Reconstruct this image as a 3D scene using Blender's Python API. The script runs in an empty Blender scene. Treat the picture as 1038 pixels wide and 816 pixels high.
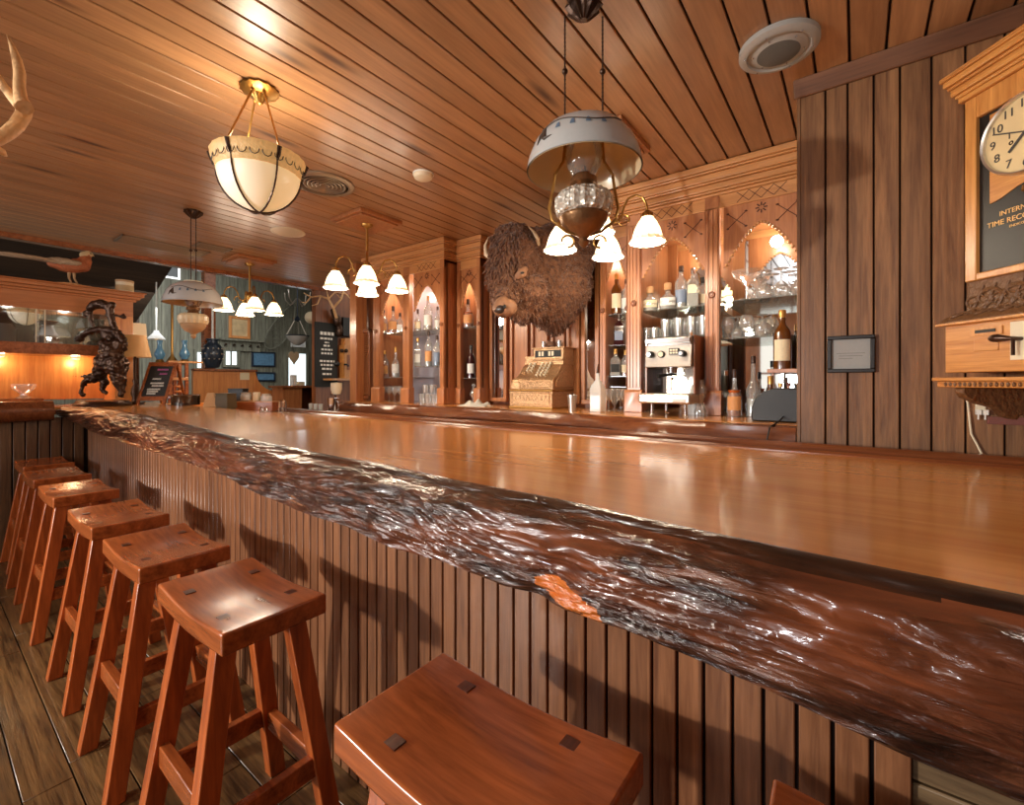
import bpy, bmesh, math, random
from mathutils import Vector, Matrix, noise
PI = math.pi
C = bpy.context.scene.collection
rnd = random.Random(7)
# ---------------------------------------------------------------- camera
F, YAW, CU, CV, HC = 463.0, 0.647, 519.0, 387.7, 1.37
sn, cs = math.sin(YAW), math.cos(YAW)
cam = bpy.data.cameras.new('camera'); co = bpy.data.objects.new('camera', cam); C.objects.link(co)
cam.sensor_fit = 'HORIZONTAL'; cam.sensor_width = 36.0; cam.lens = F * 36.0 / 1038.0
cam.shift_y = (CV - 408.0) / 1038.0; cam.clip_start = 0.02; cam.clip_end = 60
co.location = (0, 0, HC); co.rotation_euler = (PI / 2, 0, YAW)
bpy.context.scene.camera = co

def ray(u, v):
    t = (u - CU) / F
    return Vector((-sn + cs * t, cs + sn * t, (CV - v) / F))
def atY(u, v, Y):
    d = ray(u, v); return Vector((0, 0, HC)) + d * (Y / d.y)
def atX(u, v, X):
    d = ray(u, v); return Vector((0, 0, HC)) + d * (X / d.x)
def atZ(u, v, Z):
    d = ray(u, v); return Vector((0, 0, HC)) + d * ((Z - HC) / d.z)
def atP(u, v, o, n):
    d = ray(u, v); c0 = Vector((0, 0, HC)); return c0 + d * ((o - c0).dot(n) / d.dot(n))

# ---------------------------------------------------------------- materials
def new_mat(name):
    m = bpy.data.materials.new(name); m.use_nodes = True
    nt = m.node_tree; nt.nodes.clear()
    out = nt.nodes.new('ShaderNodeOutputMaterial'); b = nt.nodes.new('ShaderNodeBsdfPrincipled')
    nt.links.new(b.outputs[0], out.inputs[0]); return m, nt, b, out
def rgb(r, g, b):
    f = lambda c: ((c / 255) / 12.92) if c / 255 <= .04045 else (((c / 255) + .055) / 1.055) ** 2.4
    return (f(r), f(g), f(b), 1)
def plain(name, col, rough=.5, metal=0, coat=0, emit=None, es=0, bump=0, bscale=80, var=0, alpha=1, sheen=0):
    m, nt, b, out = new_mat(name)
    b.inputs['Base Color'].default_value = col; b.inputs['Roughness'].default_value = rough
    b.inputs['Metallic'].default_value = metal; b.inputs['Coat Weight'].default_value = coat
    b.inputs['Coat Roughness'].default_value = .15
    if sheen: b.inputs['Sheen Weight'].default_value = sheen
    if emit: b.inputs['Emission Color'].default_value = emit; b.inputs['Emission Strength'].default_value = es
    tc = nt.nodes.new('ShaderNodeTexCoord'); n = nt.nodes.new('ShaderNodeTexNoise')
    n.inputs['Scale'].default_value = bscale; n.inputs['Detail'].default_value = 3
    nt.links.new(tc.outputs['Object'], n.inputs['Vector'])
    if bump:
        bp = nt.nodes.new('ShaderNodeBump'); bp.inputs['Strength'].default_value = bump; bp.inputs['Distance'].default_value = .01
        nt.links.new(n.outputs['Fac'], bp.inputs['Height']); nt.links.new(bp.outputs[0], b.inputs['Normal'])
    v = var if var else .06
    mr = nt.nodes.new('ShaderNodeMapRange'); mr.inputs[3].default_value = 1 - v; mr.inputs[4].default_value = 1 + v
    nt.links.new(n.outputs['Fac'], mr.inputs[0])
    mx = nt.nodes.new('ShaderNodeVectorMath'); mx.operation = 'SCALE'
    cn = nt.nodes.new('ShaderNodeRGB'); cn.outputs[0].default_value = col
    nt.links.new(cn.outputs[0], mx.inputs[0]); nt.links.new(mr.outputs[0], mx.inputs['Scale'])
    nt.links.new(mx.outputs[0], b.inputs['Base Color'])
    return m
def wood(name, dark, light, axis='X', rough=.4, coat=.2, gscale=1.0, bump=.15, plank=None, pvar=.25, knots=0, crough=.2, contrast=1.0, rot=None):
    """grain runs along axis; plank=(axis letter, pitch, offset): tone changes per board"""
    def tone(c):
        l = .3 * c[0] + .6 * c[1] + .1 * c[2]; k = .92
        return (l + (c[0] - l) * k, (l + (c[1] - l) * k) * 1.03, (l + (c[2] - l) * k) * .84, 1)
    dark, light = tone(dark), tone(light)
    m, nt, b, out = new_mat(name); N = nt.nodes.new; L = nt.links.new
    tc = N('ShaderNodeTexCoord'); mp = N('ShaderNodeMapping')
    sc = {'X': (.9, 14, 14), 'Y': (14, .9, 14), 'Z': (14, 14, .9)}[axis]
    mp.inputs['Scale'].default_value = [s * gscale for s in sc]
    if rot: mp.inputs['Rotation'].default_value = rot
    L(tc.outputs['Object'], mp.inputs[0]); vec = mp.outputs[0]
    pfac = None
    if plank:
        sx = N('ShaderNodeSeparateXYZ'); L(tc.outputs['Object'], sx.inputs[0])
        a = N('ShaderNodeMath'); a.operation = 'SUBTRACT'; L(sx.outputs[plank[0]], a.inputs[0]); a.inputs[1].default_value = plank[2]
        d = N('ShaderNodeMath'); d.operation = 'DIVIDE'; L(a.outputs[0], d.inputs[0]); d.inputs[1].default_value = plank[1]
        f = N('ShaderNodeMath'); f.operation = 'FLOOR'; L(d.outputs[0], f.inputs[0])
        w = N('ShaderNodeTexWhiteNoise'); w.noise_dimensions = '1D'; L(f.outputs[0], w.inputs['W']); pfac = w.outputs['Value']
        ad = N('ShaderNodeVectorMath'); ad.operation = 'MULTIPLY_ADD'; L(w.outputs['Color'], ad.inputs[0]); ad.inputs[1].default_value = (30, 30, 30); L(vec, ad.inputs[2]); vec = ad.outputs[0]
    n1 = N('ShaderNodeTexNoise'); n1.inputs['Scale'].default_value = 1.6; n1.inputs['Detail'].default_value = 6; n1.inputs['Roughness'].default_value = .65; n1.inputs['Distortion'].default_value = .6
    L(vec, n1.inputs['Vector'])
    n2 = N('ShaderNodeTexNoise'); n2.inputs['Scale'].default_value = 7; n2.inputs['Detail'].default_value = 4; L(vec, n2.inputs['Vector'])
    mixn = N('ShaderNodeMath'); mixn.operation = 'MULTIPLY_ADD'; L(n2.outputs['Fac'], mixn.inputs[0]); mixn.inputs[1].default_value = .4; L(n1.outputs['Fac'], mixn.inputs[2])
    cr = N('ShaderNodeValToRGB'); e = cr.color_ramp.elements
    e[0].position = .7 - .22 / contrast; e[0].color = dark; e[1].position = .7 + .22 / contrast; e[1].color = light
    L(mixn.outputs[0], cr.inputs[0]); col = cr.outputs[0]
    if plank:
        mr = N('ShaderNodeMapRange'); mr.inputs[3].default_value = 1 - pvar; mr.inputs[4].default_value = 1 + pvar; L(pfac, mr.inputs[0])
        s = N('ShaderNodeVectorMath'); s.operation = 'SCALE'; L(col, s.inputs[0]); L(mr.outputs[0], s.inputs['Scale']); col = s.outputs[0]
    if knots:
        mk = N('ShaderNodeMapping'); ks = {'X': (1.2, 7, 7), 'Y': (7, 1.2, 7), 'Z': (7, 7, 1.2)}[axis]; mk.inputs['Scale'].default_value = [k * knots for k in ks]
        L(tc.outputs['Object'], mk.inputs[0]); vo = N('ShaderNodeTexVoronoi'); vo.inputs['Scale'].default_value = 1; L(mk.outputs[0], vo.inputs['Vector'])
        kr = N('ShaderNodeValToRGB'); kr.color_ramp.elements[0].position = .05; kr.color_ramp.elements[0].color = (.25, .2, .2, 1); kr.color_ramp.elements[1].position = .16; kr.color_ramp.elements[1].color = (1, 1, 1, 1)
        L(vo.outputs['Distance'], kr.inputs[0]); mu = N('ShaderNodeVectorMath'); mu.operation = 'MULTIPLY'; L(col, mu.inputs[0]); L(kr.outputs[0], mu.inputs[1]); col = mu.outputs[0]
    L(col, b.inputs['Base Color'])
    b.inputs['Roughness'].default_value = rough; b.inputs['Coat Weight'].default_value = coat; b.inputs['Coat Roughness'].default_value = crough
    if bump:
        bp = N('ShaderNodeBump'); bp.inputs['Strength'].default_value = bump; bp.inputs['Distance'].default_value = .004
        L(mixn.outputs[0], bp.inputs['Height']); L(bp.outputs[0], b.inputs['Normal'])
    return m
def glass(name, col=(1, 1, 1, 1), tint=.08, haze=0.0, refl=1.0):
    m, nt, b, out = new_mat(name); N = nt.nodes.new; L = nt.links.new
    nt.nodes.remove(b)
    tr = N('ShaderNodeBsdfTransparent'); tr.inputs[0].default_value = col
    gl = N('ShaderNodeBsdfGlossy'); gl.inputs['Roughness'].default_value = .06; gl.inputs['Color'].default_value = (1, 1, 1, 1)
    lw = N('ShaderNodeLayerWeight'); lw.inputs['Blend'].default_value = .35
    mr = N('ShaderNodeMapRange'); mr.inputs[3].default_value = tint * refl; mr.inputs[4].default_value = .85 * refl; L(lw.outputs['Fresnel'], mr.inputs[0])
    mx = N('ShaderNodeMixShader'); L(mr.outputs[0], mx.inputs[0]); L(tr.outputs[0], mx.inputs[1]); L(gl.outputs[0], mx.inputs[2])
    last = mx
    if haze:
        df = N('ShaderNodeBsdfDiffuse'); df.inputs[0].default_value = (.85, .85, .82, 1)
        m2 = N('ShaderNodeMixShader'); m2.inputs[0].default_value = haze; L(mx.outputs[0], m2.inputs[1]); L(df.outputs[0], m2.inputs[2]); last = m2
    L(last.outputs[0], out.inputs[0]); return m
def shade_mat(name, col, strength, rough=.35):
    m, nt, b, out = new_mat(name)
    b.inputs['Base Color'].default_value = (.9, .85, .75, 1); b.inputs['Roughness'].default_value = rough
    b.inputs['Emission Color'].default_value = col; b.inputs['Emission Strength'].default_value = strength
    return m

M = {}
M['ceil'] = wood('ceiling pine', rgb(138, 90, 62), rgb(198, 144, 106), 'Y', rough=.34, coat=.35, gscale=1.0, plank=('X', .1173, -.1417), pvar=.12, knots=.8, crough=.25, bump=.1, contrast=.5)
M['weathered'] = wood('weathered board', rgb(84, 62, 44), rgb(132, 104, 78), 'X', rough=.5, gscale=1.4)
M['groove'] = plain('dark groove', rgb(30, 14, 8), .9)
M['floor'] = wood('floor oak', rgb(52, 34, 20), rgb(122, 88, 54), 'X', rough=.35, coat=.3, gscale=1.1, plank=('Y', .125, 0), pvar=.3, bump=.8, contrast=1.3)
M['wallr'] = wood('wall board', rgb(96, 58, 36), rgb(158, 108, 72), 'Z', rough=.5, coat=.1, gscale=1.2, plank=('X', .103, 0.02), pvar=.15, bump=.3)
M['trim'] = wood('trim brown', rgb(92, 54, 34), rgb(128, 80, 54), 'X', rough=.45)
M['stool'] = wood('stool hardwood', rgb(116, 50, 18), rgb(196, 100, 42), 'X', rough=.26, coat=.5, gscale=.9, bump=.12, crough=.18)
M['stoolleg'] = wood('stool leg hardwood', rgb(134, 54, 14), rgb(212, 104, 38), 'Z', rough=.3, coat=.4, gscale=.9, bump=.1)
M['tenon'] = wood('tenon end grain', rgb(70, 28, 12), rgb(120, 54, 24), 'Y', rough=.35, coat=.4)
M['bartop'] = wood('varnished bar top', rgb(206, 124, 54), rgb(238, 162, 86), 'X', rough=.26, coat=.7, gscale=.35, bump=.04, crough=.14, plank=('Y', .34, .1), pvar=.07)
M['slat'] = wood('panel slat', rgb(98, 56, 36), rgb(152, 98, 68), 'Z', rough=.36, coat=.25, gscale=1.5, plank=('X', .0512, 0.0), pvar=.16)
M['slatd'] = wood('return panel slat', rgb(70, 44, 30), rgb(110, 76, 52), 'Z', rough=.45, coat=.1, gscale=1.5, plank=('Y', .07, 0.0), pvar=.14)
M['rail'] = wood('rail', rgb(120, 56, 26), rgb(178, 98, 54), 'X', rough=.25, coat=.5)
M['cab'] = wood('back bar wood', rgb(150, 84, 50), rgb(198, 128, 82), 'Z', rough=.35, coat=.3, gscale=1.2, contrast=.75, bump=.08)
M['cabh'] = wood('back bar moulding', rgb(168, 106, 62), rgb(214, 150, 98), 'X', rough=.3, coat=.4, gscale=1.0, contrast=.55, bump=.05)
M['cabd'] = wood('back bar dark wood', rgb(106, 54, 28), rgb(156, 90, 50), 'Z', rough=.4, coat=.2)
M['orange'] = wood('orange pine board', rgb(190, 104, 44), rgb(226, 148, 78), 'Z', rough=.4, coat=.2, plank=('Y', .11, 0), pvar=.08)
M['oak'] = wood('golden oak', rgb(176, 102, 40), rgb(224, 154, 80), 'X', rough=.35, coat=.3, gscale=1.6)
M['oakv'] = wood('golden oak upright', rgb(176, 102, 40), rgb(224, 154, 80), 'Z', rough=.35, coat=.3, gscale=1.6)
M['carved'] = plain('carved brown wood', rgb(112, 76, 46), .45, bump=.9, bscale=60, var=.25)
M['mirror'] = plain('mirror', (.82, .84, .83, 1), .03, 1, var=.01)
M['brass'] = plain('aged brass', rgb(176, 132, 70), .3, .9, bump=.1, bscale=120, var=.2)
M['brassd'] = plain('dark bronze', rgb(72, 52, 40), .3, .7, bump=.5, bscale=30, var=.35)
M['register'] = plain('embossed brass', rgb(208, 168, 126), .36, .8, bump=1.0, bscale=75, var=.45)
M['steel'] = plain('brushed steel', rgb(205, 196, 184), .3, .85, var=.1)
M['chrome'] = plain('chrome', rgb(220, 220, 220), .12, 1)
M['black'] = plain('black plastic', rgb(20, 17, 14), .42, 0, 0)
M['blackf'] = plain('black frame', rgb(30, 26, 24), .4)
M['cream'] = plain('cream', rgb(228, 214, 184), .5)
M['white'] = plain('white', rgb(236, 234, 226), .5)
M['paper'] = plain('grey paper', rgb(150, 150, 146), .5)
M['slate'] = plain('slate', rgb(38, 38, 36), .7)
M['chalk'] = plain('chalk', rgb(230, 230, 224), .9)
M['chalkp'] = plain('pink chalk', rgb(200, 120, 180), .9)
M['vent'] = plain('vent metal', rgb(150, 132, 112), .35, .5)
M['ventd'] = plain('vent dark', rgb(40, 30, 24), .7)
M['greym'] = plain('grey speaker metal', rgb(168, 166, 160), .5, .0)
M['greyd'] = plain('speaker grille', rgb(120, 116, 108), .6, .3, bump=1.0, bscale=600)
M['blueg'] = wood('blue grey weathered board', rgb(92, 86, 78), rgb(146, 142, 132), 'Z', rough=.7, coat=0, plank=('Y', .14, 0), pvar=.18)
M['darkroof'] = wood('dark roof board', rgb(44, 30, 22), rgb(78, 54, 38), 'Y', rough=.7, coat=0, plank=('X', .2, 0))
M['fur'] = plain('brown fur', rgb(122, 80, 52), .85, bump=1.0, bscale=45, var=.45, sheen=.3)
M['furd'] = plain('dark brown fur', rgb(92, 56, 36), .9, bump=1.0, bscale=60, var=.5, sheen=.3)
M['skin'] = plain('muzzle skin', rgb(150, 108, 78), .6, bump=.4, bscale=60, var=.2)
M['nose'] = plain('nose', rgb(54, 46, 42), .3, coat=.3)
M['horn'] = plain('horn', rgb(196, 172, 140), .4)
M['cabo'] = wood('cabinet orange pine', rgb(160, 88, 46), rgb(204, 126, 76), 'Y', rough=.4, coat=.2, contrast=.6)
M['gun'] = plain('dark polished steel', rgb(88, 84, 80), .2, .9)
M['mirrorpale'] = plain('painted pale reflection', rgb(184, 178, 186), .25, coat=.4)  # pale reflection of the back mirror painted as a flat colour
M['antler'] = plain('antler bone', rgb(230, 186, 134), .5, bump=.5, bscale=60, var=.25)
M['glass'] = glass('clear glass', (.98, .99, .98, 1), .06)
M['glassh'] = glass('drinking glass', (.97, .98, .97, 1), .12, .16)
M['shelfg'] = glass('glass shelf', (.80, .90, .87, 1), .15, .10)
M['frost'] = glass('frosted glass', (.9, .88, .8, 1), .1, .6)
M['lampglass'] = glass('lamp chimney glass', (.95, .95, .93, 1), .1, .12)
M['amber'] = plain('amber spirit', rgb(176, 84, 24), .12, coat=.6)
M['clearliq'] = plain('pale glass spirit', rgb(196, 196, 188), .1, coat=.6)
M['greenb'] = plain('dark green bottle glass', rgb(26, 34, 20), .08, coat=.6)
M['brownb'] = plain('brown bottle glass', rgb(92, 50, 14), .08, coat=.6)
M['blueb'] = plain('blue bottle glass', rgb(96, 150, 190), .1, coat=.6)
M['winer'] = plain('dark wine glass', rgb(50, 18, 22), .08, coat=.6)
M['label'] = plain('cream label', rgb(226, 212, 178), .6, var=.15, bscale=140)
M['labelw'] = plain('white label', rgb(222, 222, 216), .6, var=.15, bscale=140)
M['labelo'] = plain('orange label', rgb(208, 148, 92), .6, var=.15, bscale=140)
M['labelb'] = plain('blue label', rgb(124, 138, 160), .6, var=.15, bscale=140)
M['cap'] = plain('dark cap', rgb(60, 36, 24), .4)
M['capg'] = plain('gold cap', rgb(200, 150, 80), .3, .6)
M['corkc'] = plain('cork', rgb(190, 146, 100), .7)
M['bell'] = shade_mat('lit bell glass', rgb(255, 222, 168), 1.9)
M['bellrim'] = shade_mat('lit fluted glass rim', rgb(255, 205, 140), .45)
M['bowl'] = shade_mat('lit cream bowl glass', rgb(250, 206, 140), .32)
M['bowlband'] = plain('painted bowl band', rgb(208, 170, 118), .5, emit=rgb(230, 180, 110), es=.25, bump=.4, bscale=60, var=.35)
M['opal'] = plain('opal glass', rgb(190, 192, 190), .22, coat=.5, var=.04)
M['opalin'] = plain('opal glass inside', rgb(226, 204, 164), .3, coat=.3, var=.04)
M['blueflower'] = plain('blue flower paint', rgb(96, 118, 140), .5)
M['brownleaf'] = plain('brown leaf paint', rgb(80, 66, 56), .5)
M['shadep'] = plain('parchment shade', rgb(196, 150, 100), .7, emit=rgb(200, 140, 80), es=.15)
M['kraft'] = plain('tan cardboard', rgb(186, 150, 110), .8)
M['olive'] = plain('olive leather', rgb(84, 74, 50), .5)
M['cloth'] = plain('white towel', rgb(214, 210, 196), .95, bump=.8, bscale=200)
M['bluepic'] = plain('blue print', rgb(92, 130, 156), .6, var=.5, bscale=22)
M['tanpic'] = plain('tan print', rgb(196, 166, 120), .6, var=.5, bscale=9)
M['day'] = shade_mat('daylight beyond the window', rgb(214, 232, 240), 1.3)
M['dkrail'] = wood('dark rail', rgb(84, 38, 20), rgb(130, 70, 38), 'X', rough=.22, coat=.6)
M['holder'] = plain('brown brass', rgb(140, 102, 68), .32, .7, bump=.2, bscale=60, var=.2)
M['pheas'] = plain('pheasant copper feathers', rgb(176, 100, 60), .6, bump=.8, bscale=90, var=.45)
M['pheash'] = plain('pheasant gold crest', rgb(206, 176, 130), .6, bump=.6, bscale=120, var=.2)
M['feather'] = plain('barred tail feather', rgb(176, 152, 124), .7, bump=.4, bscale=70, var=.45)
M['navy'] = plain('dark blue enamel', rgb(44, 54, 68), .35, .3)
M['print'] = plain('dark print', rgb(70, 64, 60), .7)
M['gold'] = plain('gold leaf', rgb(222, 176, 110), .4, .3)
M['dial'] = plain('aged ivory dial', rgb(222, 196, 146), .55, var=.08, bscale=12)
M['redw'] = plain('reddish plate', rgb(120, 70, 60), .6)
M['lattice'] = plain('carved line', rgb(78, 38, 20), .7)

# ---------------------------------------------------------------- mesh builder
def wmat(o):
    m = Matrix.Translation(o.location) @ o.rotation_euler.to_matrix().to_4x4()
    return wmat(o.parent) @ m if o.parent else m
class MB:
    def __init__(s, w=False): s.v = []; s.f = []; s.mi = []; s.m = 0; s.T = None; s.w = w
    def add(s, vs, fs):
        o = len(s.v)
        s.v += [tuple(s.T @ Vector(p)) if s.T else tuple(p) for p in vs]
        s.f += [tuple(i + o for i in f) for f in fs]; s.mi += [s.m] * len(fs); return s
    def box(s, x0, x1, y0, y1, z0, z1):
        return s.add([(x0, y0, z0), (x1, y0, z0), (x1, y1, z0), (x0, y1, z0), (x0, y0, z1), (x1, y0, z1), (x1, y1, z1), (x0, y1, z1)],
                     [(0, 3, 2, 1), (4, 5, 6, 7), (0, 1, 5, 4), (1, 2, 6, 5), (2, 3, 7, 6), (3, 0, 4, 7)])
    def hexa(s, bot, top):
        return s.add(list(bot) + list(top), [(0, 3, 2, 1), (4, 5, 6, 7), (0, 1, 5, 4), (1, 2, 6, 5), (2, 3, 7, 6), (3, 0, 4, 7)])
    def bar(s, a, b, w, d=None, up=(0, 0, 1)):
        a = Vector(a); b = Vector(b); d = d or w; z = (b - a).normalized(); x = z.cross(Vector(up))
        if x.length < 1e-4: x = z.cross(Vector((0, 1, 0)))
        x.normalize(); y = z.cross(x)
        q = [(-1, -1), (1, -1), (1, 1), (-1, 1)]
        return s.hexa([a + x * i * w / 2 + y * j * d / 2 for i, j in q], [b + x * i * w / 2 + y * j * d / 2 for i, j in q])
    def lathe(s, prof, c=(0, 0, 0), seg=24, flute=0, fn=0, close=False, sx=1, sy=1):
        vs = []; fs = []; n = len(prof)
        for k in range(seg):
            a = 2 * PI * k / seg
            for r, z in prof:
                rr = r * (1 + flute * math.cos(fn * a)) if flute else r
                vs.append((c[0] + rr * math.cos(a) * sx, c[1] + rr * math.sin(a) * sy, c[2] + z))
        for k in range(seg):
            k2 = (k + 1) % seg
            for i in range(n - 1): fs.append((k * n + i, k2 * n + i, k2 * n + i + 1, k * n + i + 1))
        if prof[0][0] > 1e-5 and close: fs.append(tuple(k * n for k in range(seg))[::-1])
        if prof[-1][0] > 1e-5 and close: fs.append(tuple(k * n + n - 1 for k in range(seg)))
        return s.add(vs, fs)
    def tube(s, pts, r, seg=8, cap=True):
        pts = [Vector(p) for p in pts]; n = len(pts)
        rs = r if isinstance(r, (list, tuple)) else [r] * n
        vs = []; fs = []; prev = None
        for i, p in enumerate(pts):
            t = (pts[min(i + 1, n - 1)] - pts[max(i - 1, 0)]).normalized()
            if prev is None: x = t.cross(Vector((0, 0, 1)));  x = x if x.length > 1e-3 else t.cross(Vector((0, 1, 0)))
            else: x = prev - t * prev.dot(t)
            x.normalize(); prev = x; y = t.cross(x)
            for k in range(seg):
                a = 2 * PI * k / seg; vs.append(p + (x * math.cos(a) + y * math.sin(a)) * rs[i])
        for i in range(n - 1):
            for k in range(seg): fs.append((i * seg + k, i * seg + (k + 1) % seg, (i + 1) * seg + (k + 1) % seg, (i + 1) * seg + k))
        if cap: fs.append(tuple(range(seg))[::-1]); fs.append(tuple((n - 1) * seg + k for k in range(seg)))
        return s.add(vs, fs)
    def ball(s, c, r, seg=10, rings=6, R=None):
        if not isinstance(r, (list, tuple)): r = (r, r, r)
        vs = [(0, 0, 1)]; fs = []
        for i in range(1, rings):
            th = PI * i / rings
            for k in range(seg):
                a = 2 * PI * k / seg; vs.append((math.sin(th) * math.cos(a), math.sin(th) * math.sin(a), math.cos(th)))
        vs.append((0, 0, -1))
        for k in range(seg): fs.append((0, 1 + k, 1 + (k + 1) % seg))
        for i in range(rings - 2):
            for k in range(seg): a = 1 + i * seg + k; b = 1 + i * seg + (k + 1) % seg; fs.append((a, a + seg, b + seg, b))
        l = len(vs) - 1; o = 1 + (rings - 2) * seg
        for k in range(seg): fs.append((l, o + (k + 1) % seg, o + k))
        out = []
        for p in vs:
            q = Vector((p[0] * r[0], p[1] * r[1], p[2] * r[2]))
            if R: q = R @ q
            out.append(q + Vector(c))
        return s.add(out, fs)
    def prism(s, poly, axis, lo, hi):
        """poly: 2D points; axis 'X': (y,z), 'Y': (x,z), 'Z': (x,y)"""
        mk = {'X': lambda p, h: (h, p[0], p[1]), 'Y': lambda p, h: (p[0], h, p[1]), 'Z': lambda p, h: (p[0], p[1], h)}[axis]
        n = len(poly); vs = [mk(p, lo) for p in poly] + [mk(p, hi) for p in poly]
        fs = [tuple(range(n))[::-1], tuple(range(n, 2 * n))] + [(i, (i + 1) % n, (i + 1) % n + n, i + n) for i in range(n)]
        return s.add(vs, fs)
    def build(s, name, mats, parent=None, bevel=0, smooth=40, seg=2, loc=None, kind=None):
        me = bpy.data.meshes.new(name); me.from_pydata(s.v, [], s.f)
        for m in (mats if isinstance(mats, list) else [mats]): me.materials.append(M[m] if isinstance(m, str) else m)
        me.polygons.foreach_set('material_index', s.mi)
        if s.w and parent: me.transform(wmat(parent).inverted())
        bm = bmesh.new(); bm.from_mesh(me)
        bmesh.ops.recalc_face_normals(bm, faces=bm.faces)
        if smooth:
            for f in bm.faces: f.smooth = True
            lim = math.radians(smooth)
            for e in bm.edges:
                if len(e.link_faces) == 2 and e.calc_face_angle(0) > lim: e.smooth = False
        bm.to_mesh(me); bm.free(); me.update()
        o = bpy.data.objects.new(name, me); C.objects.link(o)
        if parent: o.parent = parent
        if bevel:
            b = o.modifiers.new('bevel', 'BEVEL'); b.width = bevel; b.segments = seg; b.limit_method = 'ANGLE'; b.angle_limit = math.radians(35); b.harden_normals = False
        if loc: o.location = loc
        if kind: o['kind'] = kind
        return o
def tag(o, label=None, cat=None, group=None, kind=None):
    if label: o['label'] = label
    if cat: o['category'] = cat
    if group: o['group'] = group
    if kind: o['kind'] = kind
    return o
def empty(name, loc=(0, 0, 0), rz=0, label=None, cat=None, group=None):
    o = bpy.data.objects.new(name, None); C.objects.link(o); o.location = loc; o.rotation_euler = (0, 0, rz); o.empty_display_size = .05
    return tag(o, label, cat, group)
def dup(root, loc=None, rz=None, label=None, group=None, scale=None):
    r = root.copy(); C.objects.link(r)
    if loc is not None: r.location = loc
    if rz is not None: r.rotation_euler = (0, 0, rz)
    if scale: r.scale = scale
    if label: r['label'] = label
    if group: r['group'] = group
    for ch in [o for o in C.objects if o.parent == root]:
        c = ch.copy(); C.objects.link(c); c.parent = r
        for g in [o for o in C.objects if o.parent == ch]:
            d = g.copy(); C.objects.link(d); d.parent = c
    return r
def text(name, body, size, mat, parent, mtx, ext=.0006, align='CENTER'):
    cu = bpy.data.curves.new(name, 'FONT'); cu.body = body; cu.size = size; cu.extrude = ext; cu.align_x = align; cu.align_y = 'CENTER'; cu.resolution_u = 3
    t = bpy.data.objects.new(name, cu)
    me = bpy.data.meshes.new_from_object(t); me.materials.clear(); me.materials.append(M[mat]); bpy.data.objects.remove(t)
    me.transform(mtx); o = bpy.data.objects.new(name, me); C.objects.link(o); o.parent = parent; return o
def blob(name, ells, mat, voxel, parent=None, disp=0, dscale=.05, smooth=2, w=True):
    """ellipsoids/tubes fused into one continuous surface"""
    mb = MB(w)
    for e in ells:
        if e[0] == 'e': mb.ball(e[1], e[2], 16, 10, e[3] if len(e) > 3 else None)
        else: mb.tube(e[1], e[2], 10)
    o = mb.build(name, mat, parent)
    r = o.modifiers.new('r', 'REMESH'); r.mode = 'VOXEL'; r.voxel_size = voxel; r.use_smooth_shade = True
    if smooth: s = o.modifiers.new('s', 'SMOOTH'); s.iterations = smooth; s.factor = .5
    dg = bpy.context.evaluated_depsgraph_get(); ev = o.evaluated_get(dg); me = bpy.data.meshes.new_from_object(ev)
    o.modifiers.clear(); o.data = me
    if disp:
        nrm = [v.normal.copy() for v in me.vertices]
        for v, n in zip(me.vertices, nrm):
            q = v.co / dscale
            v.co += n * disp * (noise.noise(q) + .5 * noise.noise(q * 2.1))
    for p in me.polygons: p.use_smooth = True
    if not me.materials: me.materials.append(M[mat])
    return o
# ================================================================ the room
CEIL = 2.70
def structure(o): o['kind'] = 'structure'; return o
# floor boards (run along X)
mb = MB(); mb.m = 1; mb.box(-10.5, 2.4, -3.4, 6.6, -.06, -.012); mb.m = 0
y = -3.4
while y < 6.6:
    x = -10.5; k = int(round(y / .125))
    rr = random.Random(k)
    while x < 2.4:
        L = rr.uniform(.7, 1.5); x2 = min(2.4, x + L)
        mb.box(x + .0015, x2 - .0015, y + .002, y + .123, -.012, 0); x = x2
    y += .125
structure(mb.build('floor', ['floor', 'groove'], bevel=.0015, seg=1))
# ceiling boards (run along Y)
mb = MB(); mb.m = 1; mb.box(-6.0, 2.4, -3.4, 3.7, CEIL + .012, CEIL + .06); mb.m = 0
k = -50
while k < 22:
    x = -.1417 + .1173 * k
    if x > -6.02 and x < 2.3: mb.box(max(-6, x + .004), min(2.4, x + .1133), -3.4, 3.7, CEIL, CEIL + .014)
    k += 1
structure(mb.build('ceiling', ['ceil', 'groove'], bevel=.003, seg=1))
mb = MB(); mb.box(-6.10, -5.99, -3.4, 6.6, CEIL - .045, CEIL + .06)
structure(mb.build('trim_1', 'rail', bevel=.006))
# right wall of boards
WY = 2.40
edges = [-.205] + [atY(u, 430, WY).x for u in (836.8, 859.3, 885.8, 912.4, 944.5, 979, 1019)]
while edges[-1] < 2.3: edges.append(edges[-1] + .115)
mb = MB(); mb.m = 1; mb.box(-.195, 2.4, WY + .012, WY + .10, 0, CEIL); mb.m = 0
for a, b in zip(edges, edges[1:]): mb.box(a + .003, b - .003, WY, WY + .016, 0, CEIL)
mb.box(-.215, -.20, WY - .004, WY + 1.2, 0, CEIL)
structure(mb.build('wall_right', ['wallr', 'groove'], bevel=.0025, seg=1))
mb = MB(); mb.hexa([(-.225, WY - .012, CEIL - .066), (2.4, WY - .012, CEIL - .066), (2.4, WY + .0, CEIL - .066), (-.225, WY, CEIL - .066)],
                   [(-.225, WY - .05, CEIL - .002), (2.4, WY - .05, CEIL - .002), (2.4, WY, CEIL - .002), (-.225, WY, CEIL - .002)])
structure(mb.build('trim_2', 'trim', bevel=.003))
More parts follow.
